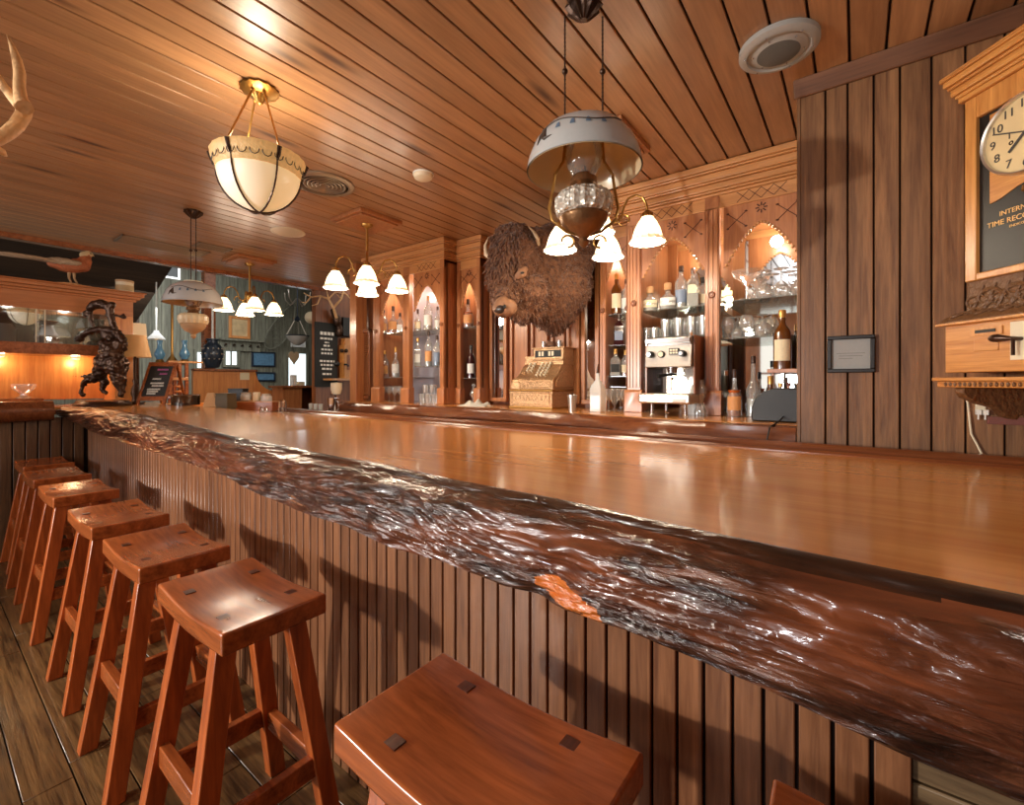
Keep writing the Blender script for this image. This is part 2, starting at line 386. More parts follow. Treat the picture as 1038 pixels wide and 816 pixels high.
# walls closing the room
mb = MB(); mb.box(2.3, 2.4, -3.4, 3.7, 0, CEIL); structure(mb.build('wall_east', 'wallr'))
mb = MB(); mb.box(-4.75, 2.4, 3.62, 3.72, 0, CEIL); structure(mb.build('wall_back', 'cabd'))
# wall stretch past the back bar, with the phone
mb = MB(); mb.box(-6.10, -6.0, 3.42, 6.6, 0, CEIL); structure(mb.build('wall_left', 'cabd'))
mb = MB(); mb.box(-6.0, -4.70, 4.9, 5.0, 0, CEIL); structure(mb.build('wall_hall', 'cabd'))
# dining room beyond
XF = -10.0
mb = MB(); mb.m = 1; mb.box(XF - .1, XF - .015, -3.4, 6.6, 0, 4.4); mb.m = 0
for i in range(72): mb.box(XF - .016, XF, -3.4 + i * .14 + .003, -3.4 + i * .14 + .137, 0, 4.4)
structure(mb.build('wall_far', ['blueg', 'groove']))
mb = MB(); mb.hexa([(XF, -3.4, 4.3), (-6.1, -3.4, 3.3), (-6.1, 6.6, 3.3), (XF, 6.6, 4.3)], [(XF, -3.4, 4.4), (-6.1, -3.4, 3.4), (-6.1, 6.6, 3.4), (XF, 6.6, 4.4)])
structure(mb.build('ceiling_dining', 'darkroof'))
mb = MB(); mb.box(-10.1, -6.1, 6.5, 6.6, 0, 4.4); structure(mb.build('wall_dining', 'blueg'))

# street side wall behind the camera, with three windows
WIN = [(-7.4, -6.0), (-5.0, -3.6), (-1.6, -.4)]; FY = -3.4
mb = MB(); xa = -10.1
for a_, b_ in WIN:
    mb.box(xa, a_, FY - .12, FY, 0, CEIL + .05); mb.box(a_, b_, FY - .12, FY, 0, .85); mb.box(a_, b_, FY - .12, FY, 2.25, CEIL + .05); xa = b_
mb.box(xa, 2.4, FY - .12, FY, 0, CEIL + .05); mb.box(-10.1, -6.0, FY - .12, FY, CEIL, 4.4)
structure(mb.build('wall_front', 'cab'))
for i, (a_, b_) in enumerate(WIN):
    mb = MB()
    for q in ((a_, b_, .85, .9), (a_, b_, 2.2, 2.25), (a_, a_ + .05, .9, 2.2), (b_ - .05, b_, .9, 2.2), ((a_ + b_) / 2 - .02, (a_ + b_) / 2 + .02, .9, 2.2), (a_, b_, 1.53, 1.57)): mb.box(q[0], q[1], FY - .08, FY - .02, q[2], q[3])
    structure(mb.build('window_%d' % (3 + i), 'cab'))
mb = MB(); mb.hexa([(-9.0, -3.4, 2.2), (-6.1, -3.4, 3.3), (-6.1, 2.1, 3.3), (-9.0, 2.1, 2.2)], [(-9.0, -3.4, 2.26), (-6.1, -3.4, 3.36), (-6.1, 2.1, 3.36), (-9.0, 2.1, 2.26)])
structure(mb.build('ceiling_slope', 'darkroof'))
# ================================================================ bar
ZT = 1.08; PY = .93
# top front edge (X, Y, extra height) and lower edge heights, left to right
EDGE = [(-5.36, .80, .085), (-5.05, .93, .085), (-4.85, .96, .08), (-4.3, 1.02, .06), (-3.8, 1.05, .04), (-3.2, 1.06, .02), (-2.7, 1.05, 0), (-1.9, 1.02, 0), (-1.15, .995, 0), (-.6, .961, 0), (-.065, .917, 0), (.18, .905, 0), (.6, .89, 0), (1.7, .87, 0)]
low_uv = [(94.7, 436.8), (146.7, 454), (191.8, 468), (233.4, 482), (254, 494), (302.8, 515), (354.8, 532), (400, 551.8), (452.6, 566), (521, 592), (578, 614.5), (640, 635), (763, 686), (870, 736), (916, 757)]
LOW = [(-5.4, .995)]
for u, v in low_uv:
    p = atY(u, v, PY)
    LOW.append((p.x, p.z))
LOW += [(.5, .79), (1.7, .77)]
def interp(tab, x, j=1):
    if x <= tab[0][0]: return tab[0][j]
    for a, b in zip(tab, tab[1:]):
        if x <= b[0]:
            t = (x - a[0]) / (b[0] - a[0]); return a[j] + (b[j] - a[j]) * t
    return tab[-1][j]
bar = empty('bar_counter', (-2.5, 1.5, 0), label='long bar counter with varnished orange top, gnarled live-edge log front and slatted wooden panel', cat='bar counter')
NX, NF = 1100, 60
def slab():
    vs = []; fs = []; mi = []
    x0, x1 = -5.36, 1.7
    nback = 8
    for i in range(NX + 1):
        x = x0 + (x1 - x0) * i / NX
        yf = interp(EDGE, x, 1) + .012 * noise.noise(Vector((x * 2.6, 3, 0))); up = interp(EDGE, x, 2); zb = interp(LOW, x)
        if x > 0.2: yf += 0
        row = []
        for j in range(nback):
            t = j / (nback - 1); y = 2.24 + (yf + .012 - 2.24) * t
            tt = min(1, t / .6); row.append((x, y, ZT + up * tt * tt * (3 - 2 * tt)))
        zt = ZT + up
        H = zt - zb
        # the end of the log tapers to a rounded butt
        for j in range(NF + 1):
            s = j / NF
            z = zt - H * (s ** .92)
            B = .085 * math.sin(PI * min(1, s ** .62)) + .02 * s
            base = yf + (PY - yf - .004) * (s ** 1.5)
            y = base - B
            if s < .12: y += .016 * math.sin(PI * s / .12) ** 1
            q = Vector((x * 1.9, y * 5, z * 15))
            amp = min(1, s * 5) * min(1, (1 - s) * 9 + .25)
            wv = noise.noise(Vector((x * 1.1, 2, z * 3))) * 1.6; q = Vector((x * 2.4 + wv * .4, y * 3, z * 17 + wv * 2.2)); rid = 1 - abs(noise.noise(q) * 2); rid2 = 1 - abs(noise.noise(q * 2.9 + Vector((5, 1, 2))) * 2)
            big = noise.noise(Vector((x * .9, 0, z * 4 + 7)))
            gn = .5 + .5 * noise.noise(Vector((x * 1.2 + 4, 9, z * 5)))
            dd = (.030 * big - .019 * (1 - rid) ** 1.0 * (.4 + gn) - .010 * (1 - rid2) * (.3 + gn)) + .004 * noise.noise(q * 6)
            y -= dd * amp
            z += .006 * noise.noise(q * 1.7) * amp
            if abs(x + .47) < .35 and .25 < s:   # old branch notch
                g = math.exp(-((x + .55 + (s - .6) * .18) / .05) ** 2) * min(1, (s - .25) * 4); y += .022 * g
            row.append((x, y, z))
        row.append((x, 1.12, zb + .01)); row.append((x, 2.24, 1.0))
        vs += row
    n = len(row)
    for i in range(NX):
        for j in range(n - 1):
            fs.append((i * n + j, (i + 1) * n + j, (i + 1) * n + j + 1, i * n + j + 1)); mi.append(0 if j < nback - 1 else (2 if j < nback + 3 + 2.5 * noise.noise(Vector((i * .02, 1, 0))) else 1))
        fs.append((i * n + n - 1, (i + 1) * n + n - 1, (i + 1) * n, i * n)); mi.append(1)
    fs.append(tuple(range(n))); mi.append(1); fs.append(tuple(NX * n + j for j in range(n))[::-1]); mi.append(1)
    mb = MB(True); mb.v = vs; mb.f = fs; mb.mi = mi; return mb
def bark_mat(dark=False):
    m, nt, b, out = new_mat('dark bark rim' if dark else 'varnished bark edge'); N = nt.nodes.new; L = nt.links.new
    tc = N('ShaderNodeTexCoord')
    def mth(op, a, bv, cl=False):
        q = N('ShaderNodeMath'); q.operation = op; q.use_clamp = cl; L(a, q.inputs[0])
        if isinstance(bv, (int, float)): q.inputs[1].default_value = bv
        else: L(bv, q.inputs[1])
        return q.outputs[0]
    def ns(scale3, scale, det, dist=0, typ=None, rough=.55):
        mp = N('ShaderNodeMapping'); mp.inputs['Scale'].default_value = scale3; L(tc.outputs['Object'], mp.inputs[0])
        n = N('ShaderNodeTexNoise'); n.inputs['Scale'].default_value = scale; n.inputs['Detail'].default_value = det; n.inputs['Distortion'].default_value = dist; n.inputs['Roughness'].default_value = rough
        if typ: n.noise_type = typ
        L(mp.outputs[0], n.inputs['Vector']); return n.outputs['Fac']
    def ramp(fac, *st):
        c = N('ShaderNodeValToRGB'); e = c.color_ramp.elements
        while len(e) < len(st): e.new(.5)
        for k, (p, col) in enumerate(st): e[k].position = p; e[k].color = col
        L(fac, c.inputs[0]); return c.outputs[0]
    def mix(f, a, b2):
        q = N('ShaderNodeMix'); q.data_type = 'RGBA'; L(f, q.inputs[0]); L(a, q.inputs[6])
        if hasattr(b2, 'links'): L(b2, q.inputs[7])
        else: q.inputs[7].default_value = b2
        return q.outputs[2]
    mask = mth('MULTIPLY', mth('SUBTRACT', ns((1.1, 3, 4.5), 1.5, 4, .5), .42), 7, True)
    crev = ns((2.6, 10, 19), 1.7, 6, .7, 'RIDGED_MULTIFRACTAL', .6)
    fine = ns((7, 22, 40), 1.6, 4, .6)
    smooth_c = ramp(ns((2.5, 10, 16), 1.6, 5, .5), (.35, rgb(78, 40, 26)), (.65, rgb(128, 70, 42)))
    rough_c = ramp(ns((4, 14, 26), 1.6, 7, .8), (.36, rgb(26, 15, 11)), (.52, rgb(66, 38, 26)), (.68, rgb(116, 70, 46)))
    col = mix(mask, smooth_c, rough_c)
    if dark: col = ramp(ns((2, 8, 20), 2, 5, .4), (.35, rgb(30, 18, 13)), (.7, rgb(74, 42, 26)))
    else:
        sx = N('ShaderNodeSeparateXYZ'); L(tc.outputs['Object'], sx.inputs[0])
        dx = mth('DIVIDE', mth('SUBTRACT', sx.outputs['X'], 2.5 - .535), .085); dz = mth('DIVIDE', mth('SUBTRACT', sx.outputs['Z'], .885), .05)
        dx = mth('ADD', dx, mth('MULTIPLY', dz, .6))
        r2 = mth('ADD', mth('MULTIPLY', dx, dx), mth('MULTIPLY', dz, dz))
        r2 = mth('ADD', r2, mth('MULTIPLY', ns((14, 14, 30), 1, 3), 1.9))
        col = mix(mth('LESS_THAN', r2, 1.55), col, rgb(206, 112, 40))
    L(col, b.inputs['Base Color']); b.inputs['Roughness'].default_value = .32; b.inputs['Coat Weight'].default_value = 1; b.inputs['Coat Roughness'].default_value = .04
    h = mth('ADD', mth('MULTIPLY', crev, .6), mth('MULTIPLY', fine, .45))
    hs = mth('MULTIPLY', h, mth('ADD', mth('MULTIPLY', mask, .9), .16))
    bp = N('ShaderNodeBump'); bp.inputs['Strength'].default_value = 1.0; bp.inputs['Distance'].default_value = .022; L(hs, bp.inputs['Height']); L(bp.outputs[0], b.inputs['Normal']); L(bp.outputs[0], b.inputs['Coat Normal'])
    return m
M['barkd'] = bark_mat(True)
M['bark'] = bark_mat()
so = slab().build('live_edge_top', ['bartop', 'bark', 'barkd'], bar, smooth=60)
# slatted front panel
mb = MB(True); mb.m = 1; mb.box(-5.28, .06, PY + .012, PY + .06, 0, .98); mb.m = 0
x = -5.2548
while x < .03:
    mb.box(x + .003, x + .0482, PY, PY + .016, 0, .98); x += .0512
mb.build('slat_panel', ['slat', 'groove'], bar, bevel=.002, seg=1)
mb = MB(True)
for i in range(12): mb.box(.062, 1.7, PY + .012, PY + .05, i * .075 + .002, i * .075 + .073)
mb.build('board_panel', 'weathered', bar, bevel=.003, seg=1)
# back rail: stepped moulding on the barkeeper's side
mb = MB(True)
mb.prism([(2.235, .96), (2.235, 1.083), (2.245, 1.092), (2.262, 1.092), (2.268, 1.084), (2.285, 1.084), (2.292, 1.1), (2.312, 1.112), (2.335, 1.112), (2.345, 1.1), (2.365, 1.1), (2.37, .96)], 'X', -5.36, 1.7)
mb.build('back_rail', 'dkrail', bar, smooth=30)
# return bar on the left
rb = empty('side_bar', (-5.5, -.5, 0), label='side bar at far left with dark slatted front and round log edge', cat='bar counter')
mb = MB(True); n = 16
rows = []
for i in range(61):
    y = -2.6 + (.72 + 2.6) * i / 60; r = .085 + .006 * noise.noise(Vector((y * 2, 0, 0)))
    rows.append([(-5.27 + (r * math.cos(2 * PI * k / n)), y, 1.135 + .004 * math.sin(y * 3) + r * .98 * math.sin(2 * PI * k / n)) for k in range(n)])
for r_ in rows: mb.v += r_
for i in range(60):
    for k in range(n): mb.f.append((i * n + k, i * n + (k + 1) % n, (i + 1) * n + (k + 1) % n, (i + 1) * n + k))
mb.f.append(tuple(range(n))); mb.f.append(tuple(60 * n + k for k in range(n))[::-1]); mb.mi = [0] * len(mb.f)
mb.build('log_edge', 'dkrail', rb)
mb = MB(True); mb.box(-6.0, -5.27, -2.6, .70, 1.16, 1.212); mb.build('top', 'rail', rb, bevel=.004)
mb = MB(True); mb.m = 1; mb.box(-5.35, -5.296, -2.6, .945, 0, 1.08); mb.m = 0
y = .915
while y > -2.55: mb.box(-5.296, -5.28, y - .0655, y - .004, 0, 1.08); y -= .07
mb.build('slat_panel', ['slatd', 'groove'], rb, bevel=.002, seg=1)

# ================================================================ bar stools
def make_stool():
    root = empty('bar_stool')
    L, D, T, Z = .235, .137, .056, .76
    mb = MB(); nx, ny = 20, 6; vs = []; fs = []
    dip = lambda x: -.017 * math.cos(x / L * PI / 2) ** 1.3 if abs(x) < L else 0
    for z0 in (0, 1):
        for i in range(nx + 1):
            for j in range(ny + 1):
                x = -L + 2 * L * i / nx; y = -D + 2 * D * j / ny
                vs.append((x, y, Z + dip(x)) if z0 else (x, y, Z - T + dip(x) * .8))
    n = (nx + 1) * (ny + 1)
    for i in range(nx):
        for j in range(ny):
            a = i * (ny + 1) + j; b = a + ny + 1
            fs.append((a, a + 1, b + 1, b)); fs.append((n + a, n + b, n + b + 1, n + a + 1))
    for i in range(nx):
        a = i * (ny + 1); b = a + ny + 1; fs.append((a, b, n + b, n + a)); fs.append((a + ny, n + a + ny, n + b + ny, b + ny))
    for j in range(ny):
        fs.append((j, n + j, n + j + 1, j + 1)); a = nx * (ny + 1) + j; fs.append((a, a + 1, n + a + 1, n + a))
    mb.add(vs, fs); seat = mb.build('seat', 'stool', root, bevel=.006, seg=3)
    tops = {}
    for sx in (-1, 1):
        for sy in (-1, 1):
            lx, ly = .045 / 2, .052 / 2
            tx, ty = sx * .128, sy * .09; fx, fy = sx * .18, sy * .19; zt = Z - T - .006
            mb = MB(); mb.hexa([(fx - lx, fy - ly, 0), (fx + lx, fy - ly, 0), (fx + lx, fy + ly, 0), (fx - lx, fy + ly, 0)],
                               [(tx - lx, ty - ly, zt), (tx + lx, ty - ly, zt), (tx + lx, ty + ly, zt), (tx - lx, ty + ly, zt)])
            mb.build('leg', 'stoolleg', root, bevel=.003)
            mb = MB(); z = Z + dip(tx)
            mb.box(tx - .021, tx + .021, ty - .013, ty + .013, z - .01, z + .0008); mb.build('tenon', 'tenon', seat)
    def at(sx, sy, z):
        t = z / .70; return (sx * (.18 + (.128 - .18) * t), sy * (.19 + (.09 - .19) * t), z)
    for a, b, z in (((-1, -1), (1, -1), .30), ((-1, 1), (1, 1), .22), ((-1, -1), (-1, 1), .23), ((1, -1), (1, 1), .23)):
        mb = MB(); mb.bar(at(*a, z), at(*b, z), .028, .06); mb.build('stretcher', 'stool', root, bevel=.003)
    return root
st0 = make_stool()
stools = [(-.515, .597, 0, 'nearest wooden bar stool, cropped by the bottom of the photo, seen from above'),
          (-1.458, .594, .0, 'second nearest wooden bar stool, the largest one standing fully beside the cropped nearest stool'),
          (-2.11, .594, .0, 'third nearest wooden bar stool, directly behind the second nearest stool'),
          (-2.79, .60, .0, 'fourth nearest wooden bar stool with a bright patch of light on its seat'),
          (-3.62, .60, .0, 'fifth nearest wooden bar stool, orange legs bunched behind the fourth one'),
          (-4.33, .61, .0, 'sixth nearest bar stool, last but one towards the dark slatted side bar'),
          (-5.03, .64, .0, 'farthest wooden bar stool, standing against the dark slatted side bar'),
          (.135, .68, .03, 'bar stool under the log edge of which only a seat corner shows at bottom right')]
for i, (x, y, r, lab) in enumerate(stools):
    o = st0 if i == 0 else dup(st0)
    o.location = (x, y, 0); o.rotation_euler = (0, 0, r); tag(o, lab, 'bar stool', 'wooden saddle-seat bar stools along the bar')

# ================================================================ light
w = bpy.data.worlds.new('world'); bpy.context.scene.world = w; w.use_nodes = True
w.node_tree.nodes['Background'].inputs[0].default_value = (1, .92, .82, 1); w.node_tree.nodes['Background'].inputs[1].default_value = .8
def light(kind, name, loc, energy, col, **k):
    l = bpy.data.lights.new(name, kind); l.energy = energy; l.color = col
    for a, b in k.items():
        if a not in ('target',): setattr(l, a, b)
    o = bpy.data.objects.new(name, l); C.objects.link(o); o.location = loc
    if 'target' in k: o.rotation_euler = (Vector(k['target']) - Vector(loc)).to_track_quat('-Z', 'Y').to_euler()
    return o
light('SPOT', 'front_left_spot', (-3.4, -3.3, 1.55), 540, (1, .93, .84), target=(-1.7, .9, .42), spot_size=1.1, spot_blend=.5, shadow_soft_size=.09)  # added spot for the low light from front left, no track fixture
for i, (a_, b_) in enumerate(WIN):
    light('AREA', 'window_daylight', ((a_ + b_) / 2, FY + .02, 1.55), (30, 34, 20)[i], (.92, .95, 1), target=((a_ + b_) / 2 + .1, 0, 1.45), shape='RECTANGLE', size=(1.35, 1.35, .3)[i], size_y=(1.25, 1.25, .8)[i])
for x, y, e_ in ((-4.2, -1.3, 24), (-1.4, -1.4, 16), (.7, 1.6, 4)):
    light('POINT', 'room_fill', (x, y, 2.2), e_, (1, .9, .77), shadow_soft_size=.07)  # added warm fill points without any lamp body
sc = bpy.context.scene
sc.view_settings.view_transform = 'Standard'; sc.view_settings.look = 'None'; sc.view_settings.gamma = 1; sc.view_settings.use_curve_mapping = False
sc.view_settings.exposure = 0.55
sc.cycles.transparent_max_bounces = 32; sc.cycles.max_bounces = 7; sc.cycles.glossy_bounces = 4; sc.cycles.sample_clamp_indirect = 4; sc.cycles.caustics_reflective = False; sc.cycles.caustics_refractive = False
# ================================================================ back bar
ZC = 1.165
CE = [(-4.45, 2.80), (-3.4, 2.82), (-2.3, 2.80), (-1.5, 2.68), (-1.0, 2.56), (-.6, 2.53), (-.1, 2.55)]
bc = empty('back_bar_counter', (-2.3, 3.1, 0), label='back bar counter with orange top and rough log front below the shelves', cat='counter')
mb = MB(True); n = 9; NXc = 160; rows = []
for i in range(NXc + 1):
    x = -4.45 + 4.22 * i / NXc; ye = interp(CE, x) + .012 * noise.noise(Vector((x * 3, 0, 0)))
    row = [(x, 3.55, ZC), (x, ye + .06, ZC), (x, ye + .018, ZC - .002)]
    for j in range(9):
        t = j / 8; z = ZC - .012 - .15 * t; b = .035 * math.sin(PI * (t * .8 + .1))
        kn = .03 * math.exp(-((x + .86) / .05) ** 2 - ((z - 1.07) / .035) ** 2)
        row.append((x, ye - b - kn - .012 * noise.noise(Vector((x * 4, z * 22, 1))), z))
    row.append((x, 3.55, ZC - .16)); rows.append(row)
n = len(rows[0])
for r_ in rows: mb.v += r_
for i in range(NXc):
    for j in range(n):
        j2 = (j + 1) % n; mb.f.append((i * n + j, (i + 1) * n + j, (i + 1) * n + j2, i * n + j2)); mb.mi.append(0 if j < 2 else 1)
mb.f.append(tuple(range(n))); mb.mi.append(1); mb.f.append(tuple(NXc * n + j for j in range(n))[::-1]); mb.mi.append(1)
mb.build('log_top', ['bartop', 'dkrail'], bc)
mb = MB(True); mb.box(-4.4, -.24, 3.0, 3.5, 0, ZC - .15); mb.build('base_cabinet', 'cabd', bc)

def X_at(u, Y, v=300): return atY(u, v, Y).x
def cornice(parent, x0, x1, yf, left=True, right=True):
    mb = MB(True)
    for z0, z1, p in ((2.525, 2.542, .010), (2.542, 2.556, .026), (2.556, 2.592, .034), (2.592, 2.604, .052), (2.604, 2.648, .062), (2.648, 2.66, .080), (2.66, 2.697, .092)):
        mb.box(x0 - (p if left else 0), x1 + (p if right else 0), yf - p, 3.5, z0, z1)
    mb.build('cornice', 'cabh', parent, bevel=.0055, seg=3)
def pilaster(parent, x0, x1, yf, base=True, block=.022):
    mb = MB(True); mb.box(x0, x1, yf, yf + .05, ZC + .15, 2.525); w = x1 - x0
    nf = max(2, int(w / .022))
    for i in range(nf):
        xa = x0 + w * (i + .5) / nf; mb.box(xa - w / nf * .28, xa + w / nf * .28, yf - .006, yf, ZC + .17, 2.44)
    p = mb.build('pilaster', 'cab', parent, bevel=.002, seg=1)
    mb = MB(True); mb.prism([(yf - block, ZC + .001), (yf - block, ZC + .14), (yf - block + .012, ZC + .155), (yf + .05, ZC + .155), (yf + .05, ZC + .001)], 'X', x0 - .016, x1 + .016)
    mb.build('base_block', 'cab', p, bevel=.003)
    mb = MB(True); cx = (x0 + x1) / 2
    mb.T = Matrix.Translation((cx, yf - .006, 1.915)) @ Matrix.Rotation(PI / 2, 4, 'X')
    mb.lathe([(0, .010), (.006, .010), (.009, .004), (.013, .004), (.017, .010), (.020, .004), (.022, 0)], seg=20)
    mb.build('rosette', 'cabd', p)
def arch_z(t, zs, za):  # t in 0..1 from the edge to the centre: pointed arch
    return zs + (za - zs) * math.sin(t * PI / 2 * .93) / math.sin(PI / 2 * .93) * (.93 + .07 * t)
def arch_panel(parent, x0, x1, y, zs=2.07, za=2.325, zt=2.45):
    mb = MB(True); n = 26; w = x1 - x0; cx = (x0 + x1) / 2
    P = []
    for i in range(n + 1):
        x = x0 + w * i / n; t = 1 - abs(x - cx) / (w / 2); P.append((x, arch_z(t, zs, za)))
    for (xa, za_), (xb, zb_) in zip(P, P[1:]):
        mb.hexa([(xa, y, za_), (xb, y, zb_), (xb, y + .014, zb_), (xa, y + .014, za_)], [(xa, y, zt), (xb, y, zt), (xb, y + .014, zt), (xa, y + .014, zt)])
    p = mb.build('arch_panel', 'cab', parent, smooth=0)
    mb = MB(True)
    for i in range(1, n):
        x, z = P[i]
        mb.ball((x, y + .005, z - .006), (.0105, .011, .0105), 8, 5)
    mb.build('scalloped_edge', 'cabh', p)
    mb = MB(True)   # carved bursts and crossed bars
    def seg(a, b, w_=.004): mb.bar((a[0], y - .001, a[1]), (b[0], y - .001, b[1]), w_, .003, up=(0, 1, 0))
    zc = (za + zt) / 2 + .015
    for k in range(8):
        a = PI * k / 4; seg((cx + .012 * math.cos(a), zc + .012 * math.sin(a)), (cx + .032 * math.cos(a), zc + .032 * math.sin(a)), .007)
    for s in (-1, 1):
        qx = cx + s * w * .32; qz = zt - .095
        seg((qx - .045, qz + .04), (qx + .045, qz - .04)); seg((qx - .045, qz - .04), (qx + .045, qz + .04))
        for i, j in ((-1, -1), (1, 1), (-1, 1), (1, -1)): mb.ball((qx + i * .05, y - .001, qz + j * .045), (.009, .004, .006), 6, 4)
    mb.build('carving', 'lattice', p, smooth=60)
    return p
def lattice(parent, x0, x1, yf):
    mb = MB(True); cx = (x0 + x1) / 2; h = .062; n = 4; s = h * 1.05; xa = cx - n * s / 2
    for i in range(n):
        mb.bar((xa + i * s, yf - .0005, 2.458), (xa + (i + 1) * s, yf - .0005, 2.458 + h), .0035, .002, up=(0, 1, 0))
        mb.bar((xa + i * s, yf - .0005, 2.458 + h), (xa + (i + 1) * s, yf - .0005, 2.458), .0035, .002, up=(0, 1, 0))
    mb.build('lattice_carving', 'lattice', parent)
def unit(label, x0, x1, yf, yb, pil, bays, left=True, right=True):
    """pil: pilaster spans; bays: (xa, xb, [shelf heights], back material)"""
    r = empty('shelf_unit', ((x0 + x1) / 2, (yf + yb) / 2, ZC), label=label, cat='back bar shelf unit')
    cornice(r, x0, x1, yf, left, right)
    mb = MB(True); mb.box(x0, x1, yf + .004, yf + .03, 2.45, 2.525); mb.box(x0, x1, yf, yf + .012, 2.445, 2.455)
    mb.build('frieze', 'cabh', r, bevel=.002)
    for a, b in pil: pilaster(r, a, b, yf)
    for s in (0, 1):
        xa = x0 if s == 0 else x1 - .018
        mb = MB(True); mb.box(xa, xa + .018, yf + .03, yb + .02, ZC + .001, 2.53)
        if s == 1:
            mb.box(xa + .018, xa + .024, yf + .05, yb, ZC + .001, ZC + .15)
        mb.build('side_panel', 'cab', r, bevel=.002)
    for i, (a, b, sh, back) in enumerate(bays):
        arch_panel(r, a, b, yf + .012, zs=2.07 if b - a > .2 else 2.13); 
        if b - a > .25: lattice(r, a, b, yf + .004)
        if i == len(bays) - 1: mb = MB(True); mb.box(x0 + .018, x1 - .018, yb, yb + .012, ZC + .001, 2.5); mb.build('mirror_back' if back == 'mirror' else 'back_panel', back, r)
        for z in sh:
            mb = MB(True); mb.box(a - .02, b + .02, yf + .045, yb - .002, z - .008, z)
            mb.build('glass_shelf', 'shelfg', r, bevel=.001, seg=1)
    mb = MB(True); mb.box(x0, x1, yf + .03, yb, 2.5, 2.52); mb.build('top_board', 'cab', r)
    return r
YA, YB_, YC = 3.02, 3.18, 3.32
xs = lambda *us, Y=YA: [X_at(u, Y) for u in us]
a0, a1, a2, a3, a4, a5, a6 = xs(378.5, 385, 408.5, 413.5, 418.5, 445.7, 450)
UA = unit('left back bar shelf unit with two arched bays of liquor bottles', a0, a6, YA, 3.44, [(a0, a1), (a2, a3 + .02), (a5, a6)],
          [(a1, a2, [1.424, 1.895], 'cabd'), (a4, a5, [1.532, 1.886], 'mirrorpale')])
b0, b1, b2, b3 = xs(463, 466.5, 483, 486.5, Y=YB_)
UB = unit('narrow arched shelf unit left of the mounted bison head', b0, b3, YB_, 3.46, [(b0, b1), (b2, b3)], [(b1, b2, [1.414, 1.90], 'mirror')], left=False)
e0, e1, e2, e3 = xs(608, 614, 634.5, 638, Y=YB_)
UE = unit('narrow shelf unit right of the mounted bison head, three bottles one above the other', e0, e3 + .05, YB_, 3.46, [(e0, e1), (e2, e3)], [(e1, e2, [1.34, 1.42, 1.655, 1.89], 'mirror')], right=False)
d0, d1, d2, d3, d4 = xs(636, 649.5, 714.5, 729, 733)
UD = unit('right back bar shelf unit with two wide arched bays of glassware over the espresso machine', d0, -.225, YA, 3.44, [(d0, d1), (d2, d3)],
          [(d1, d2, [1.676, 1.867], 'mirror'), (d4, -.243, [1.646, 1.877], 'mirror')], right=False)
# centre section with framed mirrors and panelling
cen = empty('centre_panel', (-1.9, 3.4, ZC), label='recessed panelled centre section with two tall framed mirrors behind the brass cash register', cat='back bar panelling')
cx0, cx1 = b3, e0
cornice(cen, cx0, cx1, YC, False, False)
mb = MB(True); mb.box(cx0, cx1, YC + .02, YC + .06, ZC + .001, 2.53); mb.build('back_panel', 'cabd', cen)
def framed(x0, x1, z0, z1, yf, fw=.035, inner='mirror', nm='mirror_frame'):
    mb = MB(True)
    for q in ((x0, x1, z1 - fw, z1), (x0, x1, z0, z0 + fw), (x0, x0 + fw, z0 + fw, z1 - fw), (x1 - fw, x1, z0 + fw, z1 - fw)): mb.box(q[0], q[1], yf - .02, yf + .02, q[2], q[3])
    f = mb.build(nm, 'cab', cen, bevel=.004)
    mb = MB(True); mb.box(x0 + fw, x1 - fw, yf + .004, yf + .012, z0 + fw, z1 - fw); mb.build('mirror' if inner == 'mirror' else 'panel', inner, f)
framed(X_at(497, YC), X_at(514.5, YC), ZC + .03, 2.4, YC)
framed(X_at(590, YC), X_at(608, YC), ZC + .03, 2.4, YC)
for u0, u1 in ((518, 536), (539, 556), (559, 573), (575, 588)):
    framed(X_at(u0, YC), X_at(u1, YC), ZC + .03, 2.4, YC, .028, 'cab', 'panel_frame')
# louvred shutter and posts left of the back bar
lo = empty('louvred_shutter', (-4.3, 3.1, ZC), label='narrow louvred wooden shutter at the left end of the back bar', cat='shutter')
lx0, lx1 = X_at(362, 3.10), X_at(375.5, 3.10)
mb = MB(True); z0, z1 = ZC + .02, atY(369, 334, 3.1).z
for q in ((lx0, lx0 + .03, z0, z1), (lx1 - .03, lx1, z0, z1), (lx0, lx1, z0, z0 + .04), (lx0, lx1, z1 - .04, z1)): mb.box(q[0], q[1], 3.09, 3.12, q[2], q[3])
mb.build('frame', 'cabd', lo, bevel=.003)
mb = MB(True); z = z0 + .05
while z < z1 - .05: mb.hexa([(lx0 + .03, 3.092, z), (lx1 - .03, 3.092, z), (lx1 - .03, 3.10, z), (lx0 + .03, 3.10, z)], [(lx0 + .03, 3.108, z + .016), (lx1 - .03, 3.108, z + .016), (lx1 - .03, 3.116, z + .018), (lx0 + .03, 3.116, z + .018)]); z += .0215
mb.build('slats', 'cab', lo)
mb = MB(True); px = X_at(354.5, 3.0); mb.box(px, X_at(361, 3.0), 3.0, 3.14, 0, CEIL); mb.box(px - .01, px, 3.02, 3.12, 0, 2.1)
structure(mb.build('trim_3', 'cab', bevel=.006))
mb = MB(True); mb.box(X_at(361, 3.12), a0 - .02, 3.2, 3.24, z1, CEIL); structure(mb.build('wall_niche', 'cabd'))

